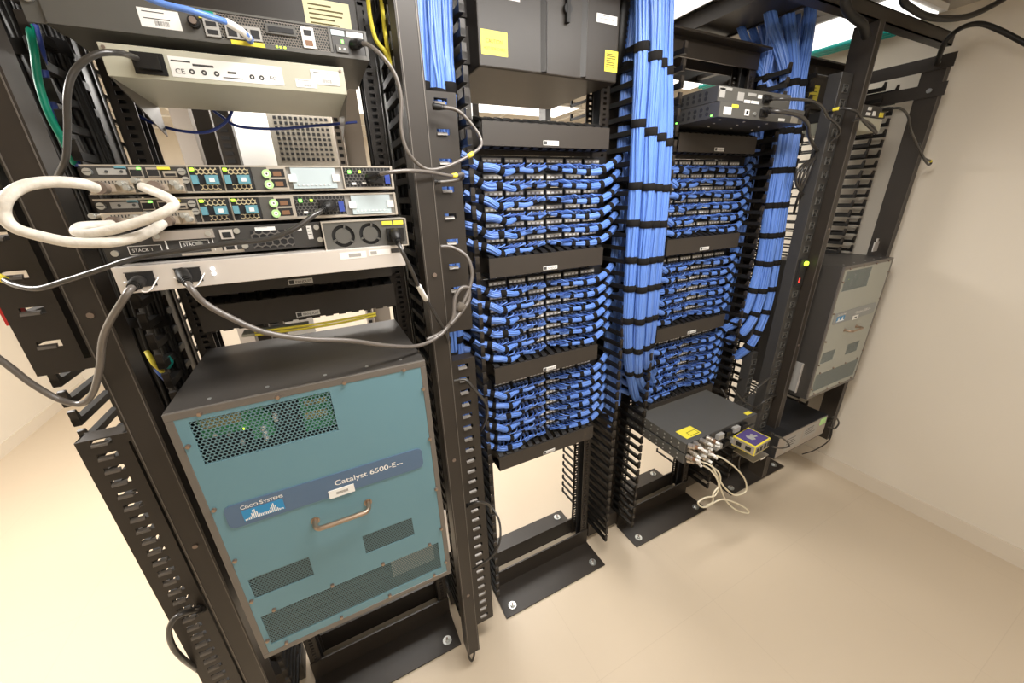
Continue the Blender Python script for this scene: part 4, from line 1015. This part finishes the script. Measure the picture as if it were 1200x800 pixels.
# rear rack row posts seen behind the second and third racks
for i, x in enumerate((.95, 1.45, 1.95)):
    t = thing('rear_rack_post', ['left', 'middle', 'right'][i] + ' dark rack post of the row behind, seen through the upper openings', 'post', (x, 2.35, 0), 'posts of the rear rack row')
    MB().box(x, x + .04, 2.35, 2.43, 0, 2.2, 'black').build('post_body', t)
    b = MB()
    for k in range(46): b.box(x + .012, x + .026, 2.348, 2.35, .05 + k * .045, .065 + k * .045, 'greylt')
    b.build('hole_row', t)['kind'] = 'stuff'

# ================================================================== LOOSE CABLES
cable('power_cable', [(160, 68, .85), (140, 62, .80), (112, 64, .78), (88, 82, .78), (79, 110, .78), (79, 150, .79), (77, 185, .80), (66, 210, .83), (60, 225, .9)], .0040, 'cord', 'thick dark cord arching left from the cream unit inlet', group='power cords')
cable('network_cable', [(34, 30, .99), (40, 60, .97), (45, 95, .97), (56, 130, .97), (74, 165, .98), (88, 192, 1.0)], .0052, 'green', 'green cable hanging behind the left channel')
cable('network_cable', [(40, 30, 1.0), (48, 60, .99), (54, 95, .99), (66, 135, 1.0), (82, 175, 1.0), (92, 195, 1.0)], .0052, 'navy', 'dark blue cable hanging beside the green one behind the left channel')
cable('network_cable', [(150, -12, .80), (190, 4, .80), (222, 12, .80), (248, 20, .81), (270, 28, .83), (288, 40, .855), (293, 47, .876)], .0042, 'blue', 'blue cable with a white sleeve plugged into the top router', tags=((.80, .026, 'white', .0012),), plugs=((1, .008, 'clear'),))
cable('network_cable', [(150, 128, 1.15), (175, 142, 1.12), (205, 152, 1.1), (240, 155, 1.08), (262, 145, 1.08), (272, 130, 1.1), (268, 124, 1.12)], .0030, 'navy', 'thin dark blue cable drooping under the cream unit, left')
cable('network_cable', [(248, 128, 1.15), (262, 138, 1.12), (280, 148, 1.1), (320, 151, 1.1), (360, 148, 1.1), (418, 143, 1.12)], .0030, 'navy', 'thin dark blue cable drooping under the cream unit, right')
cable('power_cable', [(418, 52, .87), (430, 52, .845), (447, 65, .82), (463, 88, .82), (470, 115, .82), (470, 150, .82), (478, 178, .82), (497, 197, .83), (518, 197, .84), (545, 185, .86), (562, 173, .87), (563, 162, .88), (552, 145, .885), (535, 129, .885), (513, 125, .89)], .0037, 'cordlt', 'grey cord looping from the top router down past the right channel with a yellow tag', group='power cords', tags=((.70, .008, 'yellow', .0012),), plugs=((0, .013, 'plastic'), (1, .011, 'plastic')))
cable('power_cable', [(437, 207, .79), (455, 202, .77), (480, 200, .78), (505, 202, .81), (528, 206, .84), (542, 204, .86), (540, 210, .89), (520, 213, .90), (508, 213, .90)], .0037, 'cordlt', 'grey cord from the upper slim switch crossing the right channel, yellow tag', group='power cords', tags=((.62, .007, 'yellow', .0012),), plugs=((0, .013, 'plastic'), (1, .011, 'plastic')))
cable('power_cable', [(384, 242, .785), (368, 252, .76), (345, 268, .75), (315, 280, .75), (270, 285, .75), (215, 293, .75), (160, 302, .76), (120, 315, .78), (80, 328, .80), (45, 338, .82), (18, 334, .84), (2, 326, .86), (-15, 318, .88)], .0042, 'cord', 'dark cord from the lower slim switch crossing the left channel to the frame edge', group='power cords', tags=((.955, .013, 'yellow', .0012),), plugs=((0, .013, 'plastic'),))
cable('power_cable', [(464, 277, .745), (470, 292, .72), (478, 308, .72), (486, 325, .73), (493, 340, .75), (508, 365, .80), (521, 388, .84), (526, 405, .86), (528, 425, .93)], .0038, 'cord', 'cord with a long white sleeve hanging from the twin-fan supply', group='power cords', tags=((.31, .027, 'white', .0016),), plugs=((0, .015, 'plastic'),))
cable('power_cable', [(160, 332, .725), (152, 340, .70), (142, 355, .70), (128, 378, .72), (120, 400, .74), (117, 430, .76), (109, 460, .78), (95, 473, .79), (70, 468, .80), (38, 450, .80), (12, 430, .80), (-15, 410, .80)], .0047, 'cordlt', 'thick grey cord from the silver unit left inlet looping out at the left edge', group='power cords', plugs=((0, .014, 'plastic'),))
cable('power_cable', [(216, 324, .725), (224, 338, .70), (240, 355, .70), (270, 372, .70), (310, 389, .70), (360, 397, .71), (410, 399, .73), (455, 405, .76), (490, 405, .79), (515, 393, .82), (530, 375, .84), (545, 350, .85), (553, 325, .86), (548, 302, .87), (530, 290, .885), (514, 289, .89)], .0046, 'cordlt', 'long grey cord from the right inlet of the silver unit sweeping over the blue chassis', group='power cords', plugs=((0, .014, 'plastic'),), tags=((.745, .012, 'velgrey', .006),))
cable('power_cable', [(500, 398, .815), (520, 388, .83), (531, 372, .835), (533, 350, .845), (540, 338, .85), (549, 338, .855), (549, 352, .85), (540, 366, .84), (528, 380, .83)], .0050, 'cordlt', 'small upright loop of grey cord bound against the slotted panel', group='power cords')
cable('power_cable', [(528, 447, .89), (545, 445, .88), (555, 455, .87), (569, 472, .87), (571, 485, .88), (567, 497, .90), (562, 507, .95)], .0042, 'cord', 'short brown-grey cord bending across the lower slotted panel beside the second rack', group='power cords')
cable('power_cable', [(545, 593, .90), (560, 588, .87), (573, 592, .88), (575, 600, .90)], .0042, 'cord', 'short cord stub across the lower slotted panel near its foot', group='power cords', plugs=((0, .012, 'plastic'),))
cable('power_cable', [(552, 667, .90), (562, 662, .88), (578, 650, .87), (586, 632, .88), (585, 610, .92), (577, 595, .96)], .0036, 'cord', 'thin cord bowing right near the foot of the second rack', group='power cords')
cable('power_cable', [(236, 713, .90), (222, 716, .87), (205, 724, .86), (198, 740, .86), (203, 758, .87), (215, 772, .88), (232, 785, .91)], .0060, 'cord', 'brown-black cord looping out of the long slotted panel at lower left', group='power cords', plugs=((0, .015, 'plastic'),))
# white stacking cables
cable('stacking_cable', [(112, 220, .75), (95, 215, .73), (60, 213, .72), (28, 218, .71), (8, 232, .70), (4, 250, .70), (16, 266, .70), (45, 276, .70), (85, 284, .70), (125, 284, .70), (155, 279, .71), (178, 270, .73), (190, 262, .765)], .0067, 'whitecab', 'thick white braided cable making a wide loop over the left channel', group='white stacking cables', n=14)
cable('stacking_cable', [(167, 219, .765), (180, 224, .73), (197, 232, .71), (204, 240, .705), (190, 250, .70), (165, 259, .70), (135, 268, .70), (105, 274, .705), (90, 272, .71), (95, 266, .73), (118, 264, .75), (132, 263, .765)], .0064, 'whitecab', 'thick white braided cable folding sharply in front of the two slim switches', group='white stacking cables', n=14)
# coax tails
for i, p in enumerate([[(830, 532, .75), (845, 536, .72), (862, 548, .71), (873, 562, .71), (874, 575, .71), (862, 580, .71), (850, 572, .71), (841, 558, .72), (834, 545, .74)],
          [(824, 545, .75), (834, 552, .72), (842, 566, .71), (838, 580, .71), (826, 583, .71), (818, 589, .71), (826, 594, .71), (845, 585, .71), (862, 589, .71), (876, 597, .71), (876, 601, .71), (862, 597, .71), (850, 585, .71), (842, 565, .72), (835, 550, .74)],
          [(820, 540, .75), (832, 545, .72), (843, 555, .71), (843, 568, .71), (836, 578, .71), (835, 588, .71), (828, 592, .71)]]):
    cable('coax_cable', p, .0034, 'beige', ['widest loop of cream coaxial cable hanging', 'long twisted cream coaxial cable hanging lowest', 'short inner cream coaxial cable hanging'][i] + ' below the bottom devices of the third rack', group='cream coaxial cables')
# right side
cable('power_cable', [Vector((1.86, .72, 2.31)), (1060, -8, .72), (1072, 12, .72), (1096, 21, .72), (1130, 20, .72), (1160, 8, .72), (1190, -12, .72), Vector((2.33, .70, 2.31))], .0095, 'plastic', 'thick black cable sagging at the top right corner', group='thick overhead cables')
cable('power_cable', [(1098, 75, .85), (1102, 62, .80), (1110, 46, .78), (1128, 32, .76), (1150, 28, .73), (1175, 37, .68), (1200, 50, .62), (1230, 66, .55)], .0085, 'plastic', 'thick black cable rising over the wall-side channel to the right edge', group='thick overhead cables')
cable('power_cable', [(992, -20, .80), (991, 5, .80), (998, 18, .80), (1010, 28, .80), (1015, 42, .83)], .0130, 'plastic', 'thick black cable dropping over the overhead beam into the narrow channel', group='thick overhead cables')
cable('power_cable', [(900, 116, .87), (920, 116, .82), (950, 118, .82), (963, 125, .83), (970, 137, .84), (980, 145, .85), (984, 155, .86), (975, 165, .88), (960, 176, .92)], .0042, 'cord', 'dark cord from the upper stacked switch arching right above the third rack', group='power cords', plugs=((0, .013, 'plastic'),))
cable('power_cable', [(897, 129, .86), (915, 131, .82), (935, 135, .82), (946, 145, .83), (948, 158, .85), (953, 170, .88), (960, 178, .92)], .0066, 'cord', 'thicker dark cord from the lower stacked switch drooping beside the third rack', group='power cords', plugs=((0, .014, 'plastic'),))
cable('power_cable', [(968, 131, .90), (985, 127, .86), (1003, 130, .82), (1012, 142, .82), (1022, 152, .82), (1027, 156, .82), (1022, 147, .82), (1010, 140, .82), (1000, 141, .83)], .0046, 'cord', 'dark cord with a yellow tag curling in front of the narrow channel', group='power cords', tags=((.06, .009, 'yellow', .0012),))
cable('power_cable', [(1040, 128, .84), (1055, 127, .80), (1064, 136, .79), (1067, 152, .79), (1073, 166, .79), (1082, 184, .78), (1091, 189, .78), (1088, 193, .78), (1081, 182, .78), (1077, 168, .79)], .0042, 'cord', 'dark cord hanging in a small loop against the wall-side channel', group='power cords', tags=((.70, .006, 'yellow', .0012),), plugs=((0, .013, 'plastic'),))
cable('power_cable', [(904, 508, .75), (918, 514, .74), (925, 522, .74), (915, 525, .74), (905, 523, .74)], .0040, 'cord', 'small dark cord loop right of the purple-topped box', group='power cords', plugs=((0, .014, 'plastic'),))
cable('power_cable', [(972, 492, .79), (978, 488, .77), (983, 495, .77), (978, 502, .78), (970, 500, .8)], .0042, 'cord', 'small black cord loop at the right end of the slim bottom unit', group='power cords', plugs=((0, .018, 'plastic'),))
cable('power_cable', [(976, 495, .82), (972, 515, .82), (955, 527, .88), (940, 532, .93)], .0032, 'cord', 'thin cord trailing to the floor from the slim bottom unit', group='power cords')
rn = random.Random(3)
for i, (a, c, dsc) in enumerate([(956, 178, 'first'), (958, 180, 'second'), (960, 182, 'third'), (962, 180, 'fourth')]):
    cable('power_cable', [(a, c, .91), (950 - i * 4, 196, .90), (942 - i * 3, 215, .91), (935 + i * 3, 232, .93), (930 + i * 6, 250, .96)], .0048, 'cord', f'{dsc} of four dark cords dropping in a tight group beside the power strip', group='power cords')
for i, p in enumerate([[(918, 432, .90), (905, 440, .88), (890, 452, .88), (878, 462, .90), (862, 470, .95)], [(916, 462, .90), (903, 465, .87), (890, 474, .88), (880, 482, .92)],
                       [(858, 455, .95), (872, 470, .92), (885, 478, .90), (898, 486, .90), (901, 500, .90), (890, 505, .85)], [(862, 440, 1.0), (880, 448, .97), (900, 445, .95), (915, 455, .95)],
                       [(868, 485, .95), (878, 500, .93), (876, 520, .93), (866, 540, .95), (868, 560, 1.0)], [(845, 455, 1.0), (852, 465, .97), (862, 480, .95), (868, 492, .92)]]):
    cable('power_cable', p, .0038, 'cord', ['upper angled plug cord', 'lower angled plug cord', 'long arching cord', 'nearly level cord', 'cord hanging behind the converter box', 'short curved cord'][i] + ' in the tangle left of the slim bottom unit', group='power cords', plugs=((0, .012, 'plastic'),) if i < 2 else ())
# corrugated conduit by the second rack top
P = spline([W(735, -30, 1.06), W(729, 20, 1.06), W(725, 60, 1.07), W(718, 95, 1.12)], 12)
b = MB(); b.tube(P, [.020 if i % 2 else .017 for i in range(len(P))], 'plastic', 12)
tag(b.build('corrugated_conduit'), 'black corrugated conduit beside the dark unit on the second rack', 'conduit')
P = spline([(.40, 1.10, 1.99), (.34, 1.08, 1.985), (.30, 1.12, 1.97)], 14)
b = MB(); b.tube(P, [.034 if i % 2 else .030 for i in range(len(P))], 'plastic', 14)
tag(b.build('corrugated_conduit'), 'thick black corrugated conduit behind the blue bundles left of the second rack top', 'conduit')
# coloured bits at the left manager
for i, (p, m, l) in enumerate([([(172, 412, 1.02), (180, 425, 1.0), (190, 435, 1.02)], 'yellow', 'short yellow cable behind the left manager fingers'), ([(183, 432, 1.03), (190, 440, 1.02), (198, 448, 1.03)], 'blue2', 'short blue cable behind the left manager fingers'), ([(196, 418, 1.02), (200, 424, 1.02), (197, 430, 1.03)], 'teal', 'short teal cable behind the left manager fingers')]):
    cable('network_cable', p, .005, m, l)
for i in range(3):
    tag(MB().tube(spline([(2.42 + i * .035, 1.05, 2.27), (2.42 + i * .035, 1.5, 2.275), (2.41 + i * .035, 2.0, 2.27)]), .012, 'teal', 8).build('network_cable'), ['left', 'middle', 'right'][i] + ' teal cable run overhead under the ceiling behind the racks', 'cable', 'teal overhead cables')
rt = W(9, 361, .95); b = MB().box(rt.x - .012, rt.x + .004, .95, .98, rt.z - .03, rt.z + .03, mat('red_plastic', (.7, .02, .02), .4)); tag(b.build('red_tag'), 'small red tag at the far left edge behind the slotted panel', 'tag')

for i, p in enumerate([[(431, -10, 1.02), (433, 15, 1.01), (440, 45, 1.0), (452, 62, 1.0), (458, 80, 1.02)], [(446, -10, 1.02), (449, 20, 1.01), (453, 50, 1.0), (457, 75, 1.02)]]):
    cable('fibre_cable', p, .0045, 'yellow', ['outer', 'inner'][i] + ' yellow cable running up behind the right channel at the top', group='yellow cables behind the right channel')

c = W(1027, 287, .86)
b = MB().box(c.x - .02, c.x + .03, .86, .864, c.z - .03, c.z + .015, 'silver').box(c.x - .005, c.x + .008, .86, .864, c.z + .015, c.z + .03, 'silver')
tag(b.build('silver_bracket'), 'small silver bracket above the right end of the grey chassis', 'bracket')
